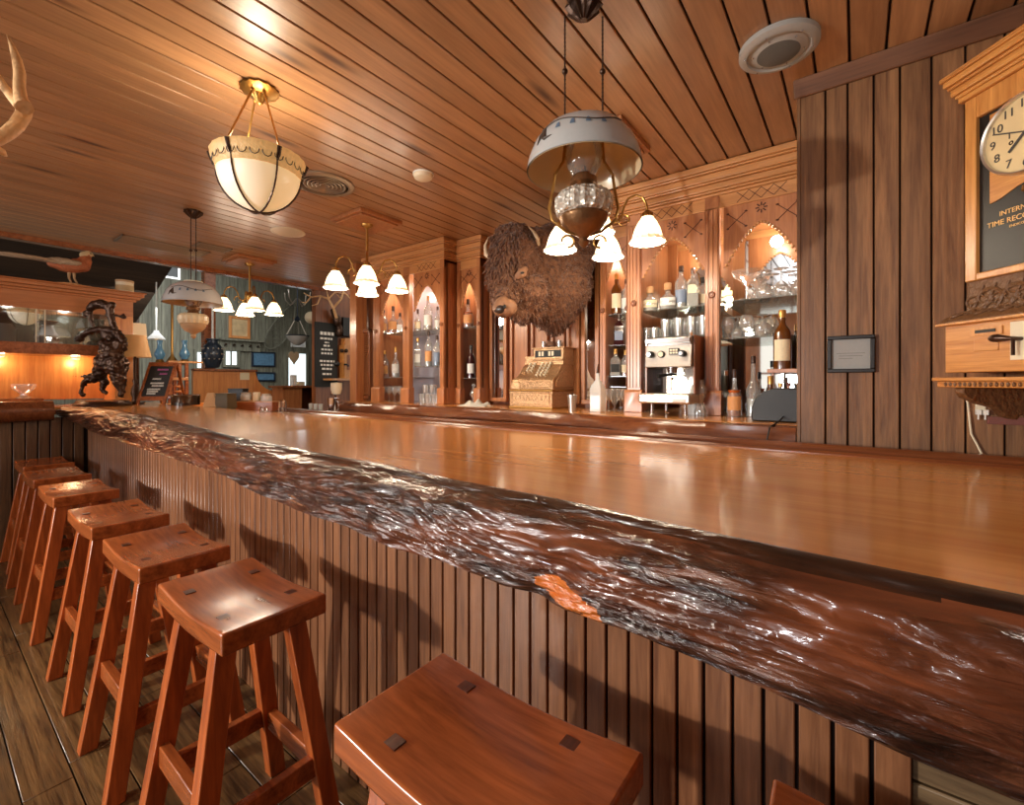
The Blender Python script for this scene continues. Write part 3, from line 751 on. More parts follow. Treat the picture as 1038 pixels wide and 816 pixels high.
# ================================================================ bottles and glasses
def bottle(x, y, z, kind, h, r, liq=None, lab=None, capm='cap', fill=.6, label='', ltext=None, body='glassh', grp=None, lh=.3):
    t = empty('liquor_bottle', (x, y, z), label=label, cat='bottle', group=grp)
    k = {'round': [(0, 0), (1, 0), (1, .02), (1, .58), (.85, .66), (.38, .74), (.32, .80), (.32, .94)],
         'wine': [(0, 0), (1, 0), (1, .60), (.8, .68), (.4, .76), (.36, .94)],
         'squat': [(0, 0), (.95, 0), (1, .1), (1, .38), (.8, .5), (.34, .60), (.28, .68), (.28, .9)],
         'flask': [(0, 0), (.8, 0), (1, .12), (1.05, .3), (.9, .46), (.5, .56), (.3, .62), (.28, .86)],
         'slim': [(0, 0), (1, 0), (1, .44), (.7, .52), (.32, .62), (.28, .94)]}
    sq = kind == 'square'; pf = k['round' if sq else kind]
    mb = MB()
    if sq:
        mb.lathe([(a * r * 1.25, b * h) for a, b in pf], seg=4); mb.T = None
        R = Matrix.Rotation(PI / 4, 4, 'Z'); mb.v = [tuple(R @ Vector(p)) for p in mb.v]
    else: mb.lathe([(a * r, b * h) for a, b in pf], seg=18, sy=.6 if kind == 'flask' else 1)
    mb.build('bottle_body', body, t, bevel=.003 if sq else 0, smooth=50)
    ys = .6 if kind == 'flask' else 1
    if liq and body in ('glassh', 'glass'):
        mb = MB(); f = fill * .6
        if sq: mb.box(-r * .8, r * .8, -r * .8, r * .8, .006, h * f)
        else: mb.lathe([(0, .005)] + [(min(a, 1) * r * .9, max(.005, b * h)) for a, b in pf[1:] if b <= f] + [(r * .88, h * f), (0, h * f)], seg=16, sy=ys)
        mb.build('liquid', liq, t)
    if lab:
        mb = MB(); l0 = .14; l1 = l0 + lh
        if sq: mb.box(-r * .75, r * .75, -r * .905, -r * .89, h * l0, h * l1)
        else:
            vs = []; fs = []
            for i in range(13):
                a = -PI / 2 + (i / 12 - .5) * 2.0
                for zz in (h * l0, h * l1): vs.append((r * 1.025 * math.cos(a), r * 1.025 * ys * math.sin(a), zz))
            for i in range(12): fs.append((2 * i, 2 * i + 2, 2 * i + 3, 2 * i + 1))
            mb.add(vs, fs)
        mb.build('label', lab, t)
    mb = MB(); cz = pf[-1][1] * h; cr = r * pf[-1][0] * (1.15 if kind != 'flask' else 1.6)
    mb.lathe([(0, cz - .02), (cr, cz - .02), (cr, h), (cr * .9, h + .004), (0, h + .004)], seg=14); mb.build('cap', capm, t)
    t.rotation_euler = (0, 0, math.atan2(-x, y) * .8)
    return t
def wineglass(x, y, z, label, grp, h=.19, r=.038, inv=False, kind='wine', name='wine_glass'):
    t = empty(name, (x, y, z), label=label, cat='glass', group=grp)
    prof = {'wine': [(0, 0), (.9, .0), (.85, .02), (.12, .05), (.1, .42), (.5, .5), (1, .68), (1.02, .8), (.82, 1)],
            'margarita': [(0, 0), (.62, 0), (.6, .02), (.09, .05), (.08, .5), (.3, .55), (.38, .66), (.95, .8), (1.15, 1)],
            'martini': [(0, 0), (.6, 0), (.58, .02), (.08, .05), (.07, .5), (1.1, 1)],
            'snifter': [(0, 0), (.75, 0), (.7, .03), (.14, .07), (.14, .22), (.7, .34), (1.1, .6), (.95, .85), (.72, 1)]}[kind]
    P = [(a * r, (1 - b if inv else b) * h) for a, b in prof]
    th = [(max(0, a - .0016), b) for a, b in P if a > r * .3]
    mb = MB(); mb.lathe(P, seg=18)
    mb.build('bowl_and_stem', 'glassh', t, smooth=60); return t
def tumbler(x, y, z, label, grp, h=.11, r=.036, mat='glassh', name='tumbler', handle=False, taper=.85):
    t = empty(name, (x, y, z), label=label, cat='glass', group=grp)
    mb = MB(); mb.lathe([(0, .0), (r * taper, 0), (r, h), (r * .93, h), (r * taper * .9, .012), (0, .012)], seg=16, flute=.03, fn=8); mb.build('cup', mat, t, smooth=60)
    if handle: mb = MB(); mb.tube([(r * .9, 0, h * .8), (r * 1.6, 0, h * .75), (r * 1.7, 0, h * .4), (r * .88, 0, h * .2)], .005, 6); mb.build('handle', mat, t)
    return t
def B(u, Y, z, *a, **k): p = atY(u, 340, Y); return bottle(p.x, Y, z, *a, **k)
g = 'bottles in the left shelf unit'
B(389, 3.15, 1.895, 'round', .27, .040, 'clearliq', 'labelo', 'cap', label='clear bottle with orange label on top shelf of the leftmost arched bay', grp=g)
B(398.5, 3.15, 1.895, 'squat', .29, .050, 'amber', 'labelo', 'cap', label='amber liquor bottle on top shelf of the leftmost arched bay', grp=g)
B(405.5, 3.2, 1.895, 'square', .22, .034, 'clearliq', 'labelw', 'cap', label='square white-labelled bottle at right end of the top shelf, leftmost arched bay', grp=g)
B(390, 3.15, 1.424, 'round', .29, .046, 'amber', 'labelo', 'capg', fill=.9, label='orange amber bottle on lower shelf of the leftmost arched bay', grp=g)
B(401, 3.15, 1.424, 'squat', .32, .042, 'clearliq', 'labelw', 'capg', label='clear bottle with white label on lower shelf of the leftmost arched bay', grp=g)
B(423.5, 3.15, 1.886, 'squat', .23, .036, 'clearliq', 'label', 'cap', label='small bottle at left end of top shelf in the second arched bay', grp=g)
B(434, 3.12, 1.886, 'round', .34, .044, 'clearliq', 'labelw', 'corkc', label='tall clear bottle in the middle of top shelf in the second arched bay', grp=g)
B(443.5, 3.2, 1.886, 'slim', .24, .034, 'clearliq', 'labelw', 'cap', label='slim clear bottle at right end of top shelf in the second arched bay', grp=g)
B(423.5, 3.15, 1.532, 'square', .29, .036, 'clearliq', 'labelw', 'capg', label='square clear bottle at left of lower shelf in the second arched bay', grp=g)
B(434.5, 3.12, 1.532, 'round', .34, .038, 'clearliq', 'labelo', 'cap', label='tall bottle with orange label mid lower shelf in the second arched bay', grp=g)
B(443, 3.15, 1.532, 'round', .30, .036, 'blueb', 'labelb', 'cap', label='pale blue bottle at right of lower shelf in the second arched bay', grp=g)
B(474.5, 3.27, 1.90, 'squat', .27, .052, 'amber', 'labelo', 'cap', fill=.9, label='squat amber bottle on top shelf of the narrow unit left of the bison', grp=g)
B(477.5, 3.27, 1.414, 'wine', .31, .038, None, 'labelw', 'black', body='winer', label='dark wine bottle with white label in the narrow unit left of the bison', grp=g)
g = 'bottles in the narrow right shelf unit'
B(625, 3.25, 1.89, 'wine', .30, .040, None, 'label', 'capg', body='brownb', label='brown whisky bottle with cream label, topmost in the narrow unit right of the bison', grp=g, lh=.36)
B(635, 3.28, 1.89, 'round', .26, .038, 'clearliq', 'labelw', 'cap', label='pale bottle half hidden by a pilaster beside the topmost whisky bottle', grp=g)
B(627.5, 3.25, 1.655, 'square', .23, .040, None, 'labelb', 'cap', body='winer', label='dark square bottle, second from top in the narrow unit right of the bison', grp=g)
B(624, 3.25, 1.42, 'square', .20, .042, 'clearliq', 'slate', 'capg', label='clear square bottle with black label below the dark square bottle', grp=g)
B(634, 3.28, 1.42, 'round', .19, .034, 'amber', 'label', 'capg', label='small amber bottle beside the clear square bottle with black label', grp=g)
g = 'bottles on the top shelf over the espresso machine'
B(659, 3.12, 1.867, 'flask', .165, .055, 'clearliq', 'label', 'corkc', label='round clear tequila flask with cork stopper, leftmost on the shelf above the espresso machine', grp=g)
B(677, 3.12, 1.867, 'flask', .175, .056, 'clearliq', 'labelw', 'corkc', label='second round clear flask with cork on the shelf above the espresso machine', grp=g)
B(690.5, 3.17, 1.867, 'round', .29, .042, 'clearliq', 'labelb', 'cap', label='tall clear bottle with blue and cream label above the espresso machine', grp=g)
B(702.5, 3.15, 1.867, 'square', .26, .040, 'clearliq', None, 'chrome', label='tall ribbed clear decanter bottle above the espresso machine', grp=g)
B(712, 3.2, 1.867, 'square', .20, .038, 'clearliq', 'label', 'black', label='square bottle at the right end of the shelf above the espresso machine', grp=g)
g = 'bottles on the counter in the right bay'
B(744.5, 3.0, ZC, 'squat', .28, .042, 'amber', 'labelo', 'cap', fill=.95, label='clear decanter half full of amber spirit beside the right fluted pilaster', grp=g)
B(763.5, 3.06, ZC, 'slim', .36, .040, 'clearliq', None, 'cap', fill=.5, label='tall slender clear bottle between the amber decanter and the black terminal', grp=g)
p = atY(781, 380, 3.1); 
sb = empty('bottle_shelf', (-.33, 3.05, ZC), label='small wooden box shelf at right end of the back bar holding a wine bottle', cat='shelf')
mb = MB(True); xq = X_at(778, 2.98, 372); zs_ = atY(790, 374, 2.98).z
mb.box(xq, -.235, 2.96, 3.2, zs_ - .022, zs_); mb.build('shelf_board', 'cab', sb, bevel=.002)
mb = MB(True); mb.box(-.262, -.24, 2.96, 3.2, ZC, zs_ + .26); mb.build('side_board', 'cabd', sb, bevel=.002)
mb = MB(True); mb.box(xq, xq + .012, 3.15, 3.2, ZC, zs_ - .022); mb.build('support', 'cab', sb)
B(793, 3.03, zs_, 'wine', .335, .046, None, 'label', 'capg', body='brownb', label='brown wine bottle with cream label on the small box shelf at right', grp=g, lh=.36)
B(781, 3.08, ZC, 'squat', .24, .050, None, 'label', 'capg', body='brownb', label='squat amber-brown bottle under the small box shelf behind the black terminal', grp=g)
for i, (u, m_, hh) in enumerate(((791, 'capg', .20), (799, 'redw', .205), (807, 'slate', .19))):
    q = atY(u, 392, 3.04); t = empty('spirit_miniature', (q.x, 3.04 + .02 * i, ZC), label=['small bottle with gold cap', 'small bottle with reddish label', 'small black bottle'][i] + ' lined up behind the black terminal', cat='bottle', group='small bottles under the box shelf')
    mb = MB(); mb.lathe([(0, 0), (.02, 0), (.022, .02), (.022, hh * .55), (.009, hh * .7), (.009, hh * .9)], seg=12); mb.build('bottle_body', ['brownb', 'amber', 'black'][i], t)
    mb = MB(); mb.lathe([(0, hh * .9), (.011, hh * .9), (.011, hh), (0, hh)], seg=12); mb.build('cap', m_, t)
# glassware
g = 'upside-down stemmed glasses on the top shelf of the right bay'
q = X_at(757, 3.1, 280)
wineglass(q, 3.1, 1.877, 'big upright margarita glass, leftmost on the top glass shelf of the right bay', 'wide margarita glasses', .175, .075, kind='margarita', name='margarita_glass')
wineglass(q + .03, 3.25, 1.877, 'big upright margarita glass standing behind the leftmost one in the right bay', 'wide margarita glasses', .175, .075, kind='margarita', name='margarita_glass')
for i, (u, Y) in enumerate(((775, 3.12), (783, 3.24), (792, 3.1), (800, 3.22), (811, 3.11), (769, 3.3), (806, 3.33))):
    wineglass(X_at(u, Y, 280), Y, 1.877, 'clear stemmed glass standing upside down on the top shelf of the right arched bay', g, .165, .045, inv=True)
g = 'stemmed glasses on the lower shelf of the right bay'
for i, (u, Y) in enumerate(((738.5, 3.12), (748, 3.14), (757, 3.1), (765, 3.24), (773, 3.12), (752, 3.3), (781, 3.26))):
    wineglass(X_at(u, Y, 325), Y, 1.646, 'clear short stemmed glass on the lower glass shelf of the right arched bay', g, .135, .040, inv=i % 3 == 1, kind='snifter' if i % 2 == 0 else 'wine')
g = 'glasses on the shelf above the espresso machine'
for i, (u, Y) in enumerate(((656, 3.12), (664, 3.13), (668, 3.28))):
    tumbler(X_at(u, Y, 335), Y, 1.676, 'short glass mug at the left of the low shelf over the espresso machine', 'short glass mugs above the espresso machine', .075, .032, handle=True, name='glass_mug')
for i, (u, Y) in enumerate(((675, 3.12), (682, 3.22), (688, 3.12), (695, 3.22), (701, 3.12), (708, 3.2), (713, 3.11))):
    tumbler(X_at(u, Y, 335), Y, 1.676, 'tall clear tumbler on the low shelf over the espresso machine', g, .125, .035, taper=.7)
g = 'wine glasses under the leftmost arched bay'
for i, (u, Y) in enumerate(((389, 3.1), (394.5, 3.14), (400, 3.1), (405.5, 3.14), (397, 3.28))):
    wineglass(X_at(u, Y, 395), Y, ZC, 'wine glass on the counter at the bottom of the leftmost arched bay', g, .165, .030)
g = 'stacked glasses under the second arched bay'
for i, (u, Y, zz) in enumerate(((428, 3.12, 0), (434.5, 3.1, 0), (441, 3.12, 0), (431, 3.2, 0), (432, 3.12, .092), (439, 3.12, .092))):
    tumbler(X_at(u, Y, 395), Y, ZC + zz, 'rocks glass stacked on the counter at the bottom of the second arched bay', g, .09, .036)
g = 'wine glasses below the narrow right shelf unit'
for i, (u, Y) in enumerate(((617, 3.08), (623, 3.14), (629, 3.08), (633, 3.14))):
    wineglass(X_at(u, Y, 400), Y, ZC, 'empty wine glass on the counter right of the frosted bottle', g, .16, .030, kind='snifter' if i % 2 else 'wine')
# decanter in the narrow left unit, carafes beside the espresso machine
q = atY(480, 390, 3.25)
t = empty('crystal_decanter', (q.x, 3.25, ZC), label='small crystal decanter with stopper in the narrow unit left of the bison', cat='decanter')
mb = MB(); mb.lathe([(0, 0), (.035, 0), (.012, .03), (.012, .05), (.038, .09), (.03, .12), (.01, .14), (.012, .16)], seg=16); mb.build('body', 'glassh', t)
mb = MB(); mb.ball((0, 0, .178), .018); mb.build('stopper', 'glassh', t)
q = atY(710, 400, 2.93)
t = empty('glass_carafe', (q.x, 2.93, ZC), label='ribbed glass carafe standing right of the espresso machine', cat='carafe')
mb = MB(); mb.lathe([(0, 0), (.032, 0), (.034, .03), (.02, .07), (.018, .09), (.034, .13), (.036, .17), (.02, .2), (.018, .22)], seg=18, flute=.04, fn=9); mb.build('body', 'glassh', t)
q = atY(705, 390, 3.05)
t = empty('glass_pitcher', (q.x, 3.05, ZC), label='white-grey glass pitcher tucked behind the carafe by the espresso machine', cat='pitcher')
mb = MB(); mb.lathe([(0, 0), (.045, 0), (.05, .1), (.036, .18), (.03, .2), (.034, .26)], seg=18); mb.build('body', 'frost', t)
mb = MB(); mb.tube([(.034, 0, .24), (.075, 0, .22), (.08, 0, .12), (.048, 0, .07)], .006, 8); mb.build('handle', 'frost', t)
# frosted bottle
q = atY(606, 412, 2.90)
t = empty('frosted_bottle', (q.x, 2.90, ZC), label='empty frosted square bottle with pourer standing on the counter by the wine glasses', cat='bottle')
mb = MB(); mb.lathe([(0, 0), (.06, 0), (.06, .16), (.05, .185), (.018, .225), (.016, .27)], seg=4)
mb.v = [tuple(Matrix.Rotation(PI / 4, 3, 'Z') @ Vector(p)) for p in mb.v]; mb.build('bottle_body', 'frost', t, bevel=.006)
mb = MB(); mb.tube([(0, 0, .265), (0, 0, .30), (.006, 0, .335)], [.011, .007, .004], 8); mb.build('pourer', 'chrome', t)
# paper cup
q = atY(580, 411, 2.92)
t = empty('ribbed_cup', (q.x, 2.92, ZC), label='small ribbed tin cup standing right of the brass cash register', cat='cup')
mb = MB(); mb.lathe([(0, 0), (.026, 0), (.033, .1), (.036, .1), (.036, .115), (.03, .115), (.024, .01), (0, .01)], seg=24, flute=.02, fn=12); mb.build('cup', 'steel', t)
# towel
q = atY(480, 405, 2.93)
mb = MB(True)
nxx, nyy = 40, 14; vs = []; fs = []
for s_ in (0, 1):
    for i in range(nxx + 1):
        for j in range(nyy + 1):
            a = i / nxx * 2 - 1; b = j / nyy * 2 - 1
            zt = .052 * (1 - a ** 4) * (1 - b * b) * (.8 + .5 * noise.noise(Vector((a * 2.6, b * 1.2, 3)))) + .012 * (1 - abs(b)) * math.sin(a * 9 + b * 3)
            vs.append((q.x + a * .15 * (1 + .06 * math.sin(b * 5)), 2.96 + b * .07 * (1 + .2 * noise.noise(Vector((a * 2, 5, 0)))), ZC + .001 + (max(.003, zt) if s_ else 0)))
nn = (nxx + 1) * (nyy + 1)
for i in range(nxx):
    for j in range(nyy):
        a = i * (nyy + 1) + j; b = a + nyy + 1; fs += [(nn + a, nn + b, nn + b + 1, nn + a + 1), (a, a + 1, b + 1, b)]
for i in range(nxx):
    a = i * (nyy + 1); b = a + nyy + 1; fs += [(a, b, nn + b, nn + a), (a + nyy, nn + a + nyy, nn + b + nyy, b + nyy)]
for j in range(nyy):
    a = nxx * (nyy + 1) + j; fs += [(j, nn + j, nn + j + 1, j + 1), (a, a + 1, nn + a + 1, nn + a)]
mb.add(vs, fs); o = mb.build('bar_towel', 'cloth'); tag(o, 'crumpled white bar towel on the counter left of the cash register', 'towel')
# card terminal
t = empty('receipt_printer', (-.36, 2.86, ZC), label='black rounded receipt printer at the right end of the back bar counter', cat='printer')
xa = X_at(762.5, 2.72, 424); 
mb = MB(True); pr = [(xa, ZC + .002), (-.235, ZC + .002), (-.235, ZC + .175), (xa + .10, ZC + .175), (xa + .05, ZC + .155), (xa + .015, ZC + .115), (xa, ZC + .075)]
mb.prism(pr, 'Y', 2.70, 2.92); mb.build('housing', 'black', t, bevel=.006, seg=3)
mb = MB(True); mb.box(xa - .004, xa, 2.71, 2.91, ZC + .01, ZC + .07); mb.build('front_flap', 'greyd', t, bevel=.002)
mb = MB(True); mb.tube([(-.30, 2.695, ZC + .03), (-.31, 2.62, ZC + .012), (-.335, 2.50, ZC - .01), (-.345, 2.47, ZC - .08), (-.345, 2.475, ZC - .15)], .004, 6); mb.build('cable', 'black', t)

for x_, y_ in ((a0 + .2, 3.2), ((a4 + a5) / 2, 3.2), ((b1 + b2) / 2, 3.3), ((e1 + e2) / 2, 3.3), ((d1 + d2) / 2, 3.2), (-.45, 3.2)):
    light('POINT', 'bay_fill', (x_, y_, 2.36), 3.2, (1, .90, .76), shadow_soft_size=.04)  # added points that brighten the bay interiors, not fitted lamps
# ================================================================ espresso machine
t = empty('espresso_machine', (-1.0, 2.9, ZC), label='steel espresso machine with two knobs and a gauge below the glass shelves', cat='espresso machine')
ex0, ex1 = X_at(653.5, 2.8, 360), X_at(700.5, 2.8, 360); w_ = ex1 - ex0; zt = atY(655, 343, 2.8).z; zm = atY(655, 372.5, 2.8).z; zl1 = atY(650, 399, 2.78).z; zl0 = atY(650, 410, 2.78).z
mb = MB(True); mb.prism([(2.80, zm), (2.83, zt - .03), (2.83, zt), (3.12, zt), (3.12, zm)], 'X', ex0, ex1); mb.build('head_housing', 'steel', t, bevel=.005)
mb = MB(True); mb.box(ex1, ex1 + .012, 2.84, 3.12, zl1, zt + .01); mb.build('side_cheek', 'cabd', t, bevel=.003)
mb = MB(True); mb.box(ex0 - .012, ex0, 2.84, 3.12, zl1, zt + .01); mb.build('side_cheek', 'cabd', t, bevel=.003)
mb = MB(True); mb.box(ex0 + .005, ex1 - .005, 2.79, 2.83, zt - .035, zt - .008); mb.box(ex0 + .01, ex1 - .01, 2.815, 2.835, zt - .05, zt - .037)
for xx in (ex0 + .005, ex1 - .012): mb.box(xx, xx + .01, 2.80, 2.84, zt - .05, zt + .025)
mb.build('top_rail', 'chrome', t, bevel=.002)
mb = MB(True); mb.box(ex0 + .04, ex1 - .04, 3.02, 3.05, zl1, zm); mb.build('back_splash', 'steel', t)
mb = MB(True); mb.box(ex0 - .018, ex1 + .012, 2.74, 3.12, zl0 + .01, zl1 + .004)
mb.build('drip_tray', 'steel', t, bevel=.012, seg=3)
mb = MB(True); mb.box(ex1 - .09, ex1 - .015, 2.736, 2.741, zl0 + .022, zl0 + .04); mb.build('name_plate', 'labelw', t)
for xx in (ex0 + .05, ex1 - .03):
    for yy in (2.79, 3.06):
        mb = MB(True); mb.lathe([(0, 0), (.016, 0), (.014, .01), (.008, .015), (.009, zl0 + .02 - ZC)], (xx, yy, ZC + .001), 12); mb.build('foot', 'chrome', t)
def knob(x, z, r, mat, nm, d=.03):
    mb = MB(True); mb.T = Matrix.Translation((x, 2.815, z)) @ Matrix.Rotation(PI / 2, 4, 'X'); mb.lathe([(0, d), (r * .8, d), (r, d * .7), (r, 0)], seg=18); return mb.build(nm, mat, t)
zk = (zt + zm) / 2 - .012
k1 = knob(ex0 + w_ * .13, zk, .021, 'black', 'steam_knob', .045); k2 = knob(ex0 + w_ * .82, zk, .021, 'black', 'steam_knob', .045)
mb = MB(True)
for xx in (.13, .82): mb.T = Matrix.Translation((ex0 + w_ * xx, 2.768, zk)) @ Matrix.Rotation(PI / 2, 4, 'X'); mb.lathe([(0, .004), (.012, .004), (.012, 0)], seg=14)
mb.build('knob_badge', 'chrome', t)
knob(ex0 + w_ * .36, zk, .022, 'black', 'pressure_gauge', .018)
mb = MB(True); mb.T = Matrix.Translation((ex0 + w_ * .36, 2.796, zk)) @ Matrix.Rotation(PI / 2, 4, 'X'); mb.lathe([(0, .002), (.016, .002), (.016, 0)], seg=16); mb.build('gauge_face', 'cream', t)
mb = MB(True); mb.box(ex0 + w_ * .53, ex0 + w_ * .73, 2.802, 2.83, zk - .005, zk + .035); pad = mb.build('button_pad', 'black', t)
mb = MB(True)
for i in range(3):
    for j in range(2): xx = ex0 + w_ * (.555 + .06 * i); zz = zk + .001 + .017 * j; mb.box(xx, xx + .012, 2.799, 2.803, zz, zz + .011)
mb.build('button', 'cream', pad)
mb = MB(True); cx_ = ex0 + w_ * .52; mb.T = Matrix.Translation((cx_, 2.88, 0)); mb.lathe([(0, zm - .035), (.03, zm - .035), (.032, zm), (0, zm)], seg=20); mb.T = None; mb.build('group_head', 'chrome', t)
mb = MB(True); mb.lathe([(0, zm - .055), (.024, zm - .055), (.03, zm - .036), (0, zm - .035)], (cx_ - .0, 2.88, 0), 18); mb.tube([(cx_, 2.86, zm - .045), (cx_ - .05, 2.76, zm - .055)], [.008, .012], 8); mb.tube([(cx_, 2.88, zm - .05), (cx_, 2.88, zm - .08)], .008, 8); mb.build('portafilter', 'black', t)
mb = MB(True); mb.tube([(ex1 - .05, 2.85, zm), (ex1 - .045, 2.82, zm - .05), (ex1 - .12, 2.81, zm - .06), (cx_ + .01, 2.83, zl1 + .02)], .004, 6); mb.build('steam_wand', 'chrome', t)

# ================================================================ brass cash register
t = empty('cash_register', (-2.1, 3.1, ZC), label='antique embossed brass cash register with glass-fronted price flags on the back bar counter', cat='cash register')
rx0, rx1 = X_at(516.5, 2.97, 400), X_at(559.5, 2.97, 400); W = rx1 - rx0; y0 = 2.97; y1 = 3.30
def zr(v, Y=2.97, u=540): return atY(u, v, Y).z
mb = MB(True); mb.box(rx0, rx1, y0, y1, ZC + .001, zr(396.5)); mb.build('cash_drawer', 'register', t, bevel=.006)
mb = MB(True); mb.box(rx0 - .006, rx1 + .006, y0 - .006, y1, zr(396.5), zr(395)); mb.box(rx0 - .004, rx1 + .004, y0 - .004, y1, ZC + .001, ZC + .014); mb.build('drawer_moulding', 'brass', t, bevel=.003)
zb_, zq = zr(395), 0
def relief(x0, x1, z0, z1, y, nm='embossing'):
    mb = MB(True); r_ = .0028
    for i_ in (0, .012): mb.tube([(x0 + i_, y, z0 + i_), (x1 - i_, y, z0 + i_), (x1 - i_, y, z1 - i_), (x0 + i_, y, z1 - i_), (x0 + i_, y, z0 + i_)], r_, 5)
    n_ = max(2, int((x1 - x0) / .04))
    for i_ in range(n_):
        cx_ = x0 + (i_ + .5) * (x1 - x0) / n_; cz_ = (z0 + z1) / 2; h_ = (z1 - z0) * .28
        mb.tube([(cx_ + h_ * (1 - k_ / 16) * math.cos(k_ * .55) * (1 if i_ % 2 else -1), y, cz_ + h_ * (1 - k_ / 16) * math.sin(k_ * .55)) for k_ in range(13)], r_ * .9, 5)
    mb.build(nm, 'register', t)
relief(rx0 + .015, rx1 - .015, ZC + .02, zb_ - .016, y0 - .001)
relief(rx0 + .115, rx1 - .01, zb_ + .008, zb_ + .07, y0 + .011)
prof = [(y0 + .012, zb_), (y0 + .012, zb_ + .075), (y0 + .03, zb_ + .095), (y0 + .055, zb_ + .10), (y0 + .085, zb_ + .125), (y0 + .12, zb_ + .165), (y0 + .145, zb_ + .195), (y0 + .165, zb_ + .205), (y0 + .17, zb_ + .24), (y0 + .17, zb_ + .275), (y1 - .02, zb_ + .275), (y1, zb_ + .12), (y1, zb_)]
mb = MB(True); mb.prism(prof, 'X', rx0 + .035, rx1); mb.build('body', 'register', t, bevel=.004)
mb = MB(True); mb.prism([(y0 + .005, zb_), (y0 + .005, zb_ + .055), (y0 + .03, zb_ + .085), (y0 + .10, zb_ + .09), (y0 + .16, zb_ + .08), (y0 + .16, zb_)], 'X', rx0 + .01, rx0 + .10); mb.build('side_drawer', 'register', t, bevel=.004)
sx0 = rx0 + .13; sx1 = rx1 + .008; sy = y0 + .155
mb = MB(True); mb.box(sx0, sx1, sy, y1 - .01, zb_ + .20, zb_ + .235); mb.box(sx0 - .02, sx1, sy - .012, y1 - .01, zb_ + .235, zb_ + .245); mb.box(sx0, sx1, sy, y1 - .01, zb_ + .245, zb_ + .33); mb.box(sx0 - .012, sx1 + .012, sy - .012, y1, zb_ + .33, zb_ + .342)
top = mb.build('indicator_box', 'register', t, bevel=.003)
mb = MB(True); mb.box(sx0 + .02, sx1 - .02, sy - .004, sy, zb_ + .262, zb_ + .318); win = mb.build('indicator_window', 'slate', top)
mb = MB(True)
for i, xx in enumerate((.055, .085, .15, .18)): mb.box(sx0 + xx, sx0 + xx + .02, sy - .007, sy - .003, zb_ + .272, zb_ + .308)
mb.build('price_flag', 'cream', top)
for r_ in range(6):
    for c_ in range(6):
        if c_ in (2,): continue
        tt = r_ / 5; yk = y0 + .05 + .09 * tt; zk = zb_ + .10 + .095 * tt; xk = rx0 + .12 + .038 * c_
        if r_ < 2 and c_ < 2: continue
        mb = MB(True); mb.T = Matrix.Translation((xk, yk - .002, zk + .012)) @ Matrix.Rotation(.8, 4, 'X'); mb.lathe([(0, .012), (.0085, .012), (.0095, .008), (.0095, .004), (.004, .003), (.004, -.018)], seg=10); mb.build('key', 'cream', t)
mb = MB(True); mb.prism([(y0 + .05, zb_ + .02), (y0 + .05, zb_ + .07), (y0 + .14, zb_ + .15), (y1 - .02, zb_ + .15), (y1 - .02, zb_ + .02)], 'X', rx1, rx1 + .008); mb.build('side_plate', 'register', t, bevel=.003)
for i, (xx, lab) in enumerate(((.185, 'left shot glass on top of the cash register'), (.335, 'right shot glass on top of the cash register'))):
    tumbler(rx0 + xx, 3.2, zb_ + .343, lab, 'shot glasses on the cash register', .055, .02, name='shot_glass')
o = blob('bison_figurine', [('e', (rx0 + .26, 3.2, zb_ + .375), (.032, .02, .022)), ('e', (rx0 + .235, 3.2, zb_ + .382), (.02, .016, .024)), ('e', (rx0 + .21, 3.19, zb_ + .368), (.012, .01, .014))] + [('t', [(rx0 + xx, yy, zb_ + .343), (rx0 + xx, yy, zb_ + .37)], .006) for xx in (.235, .28) for yy in (3.192, 3.208)], 'fur', .004)
tag(o, 'small brown bison figurine between the shot glasses on the register', 'figurine')
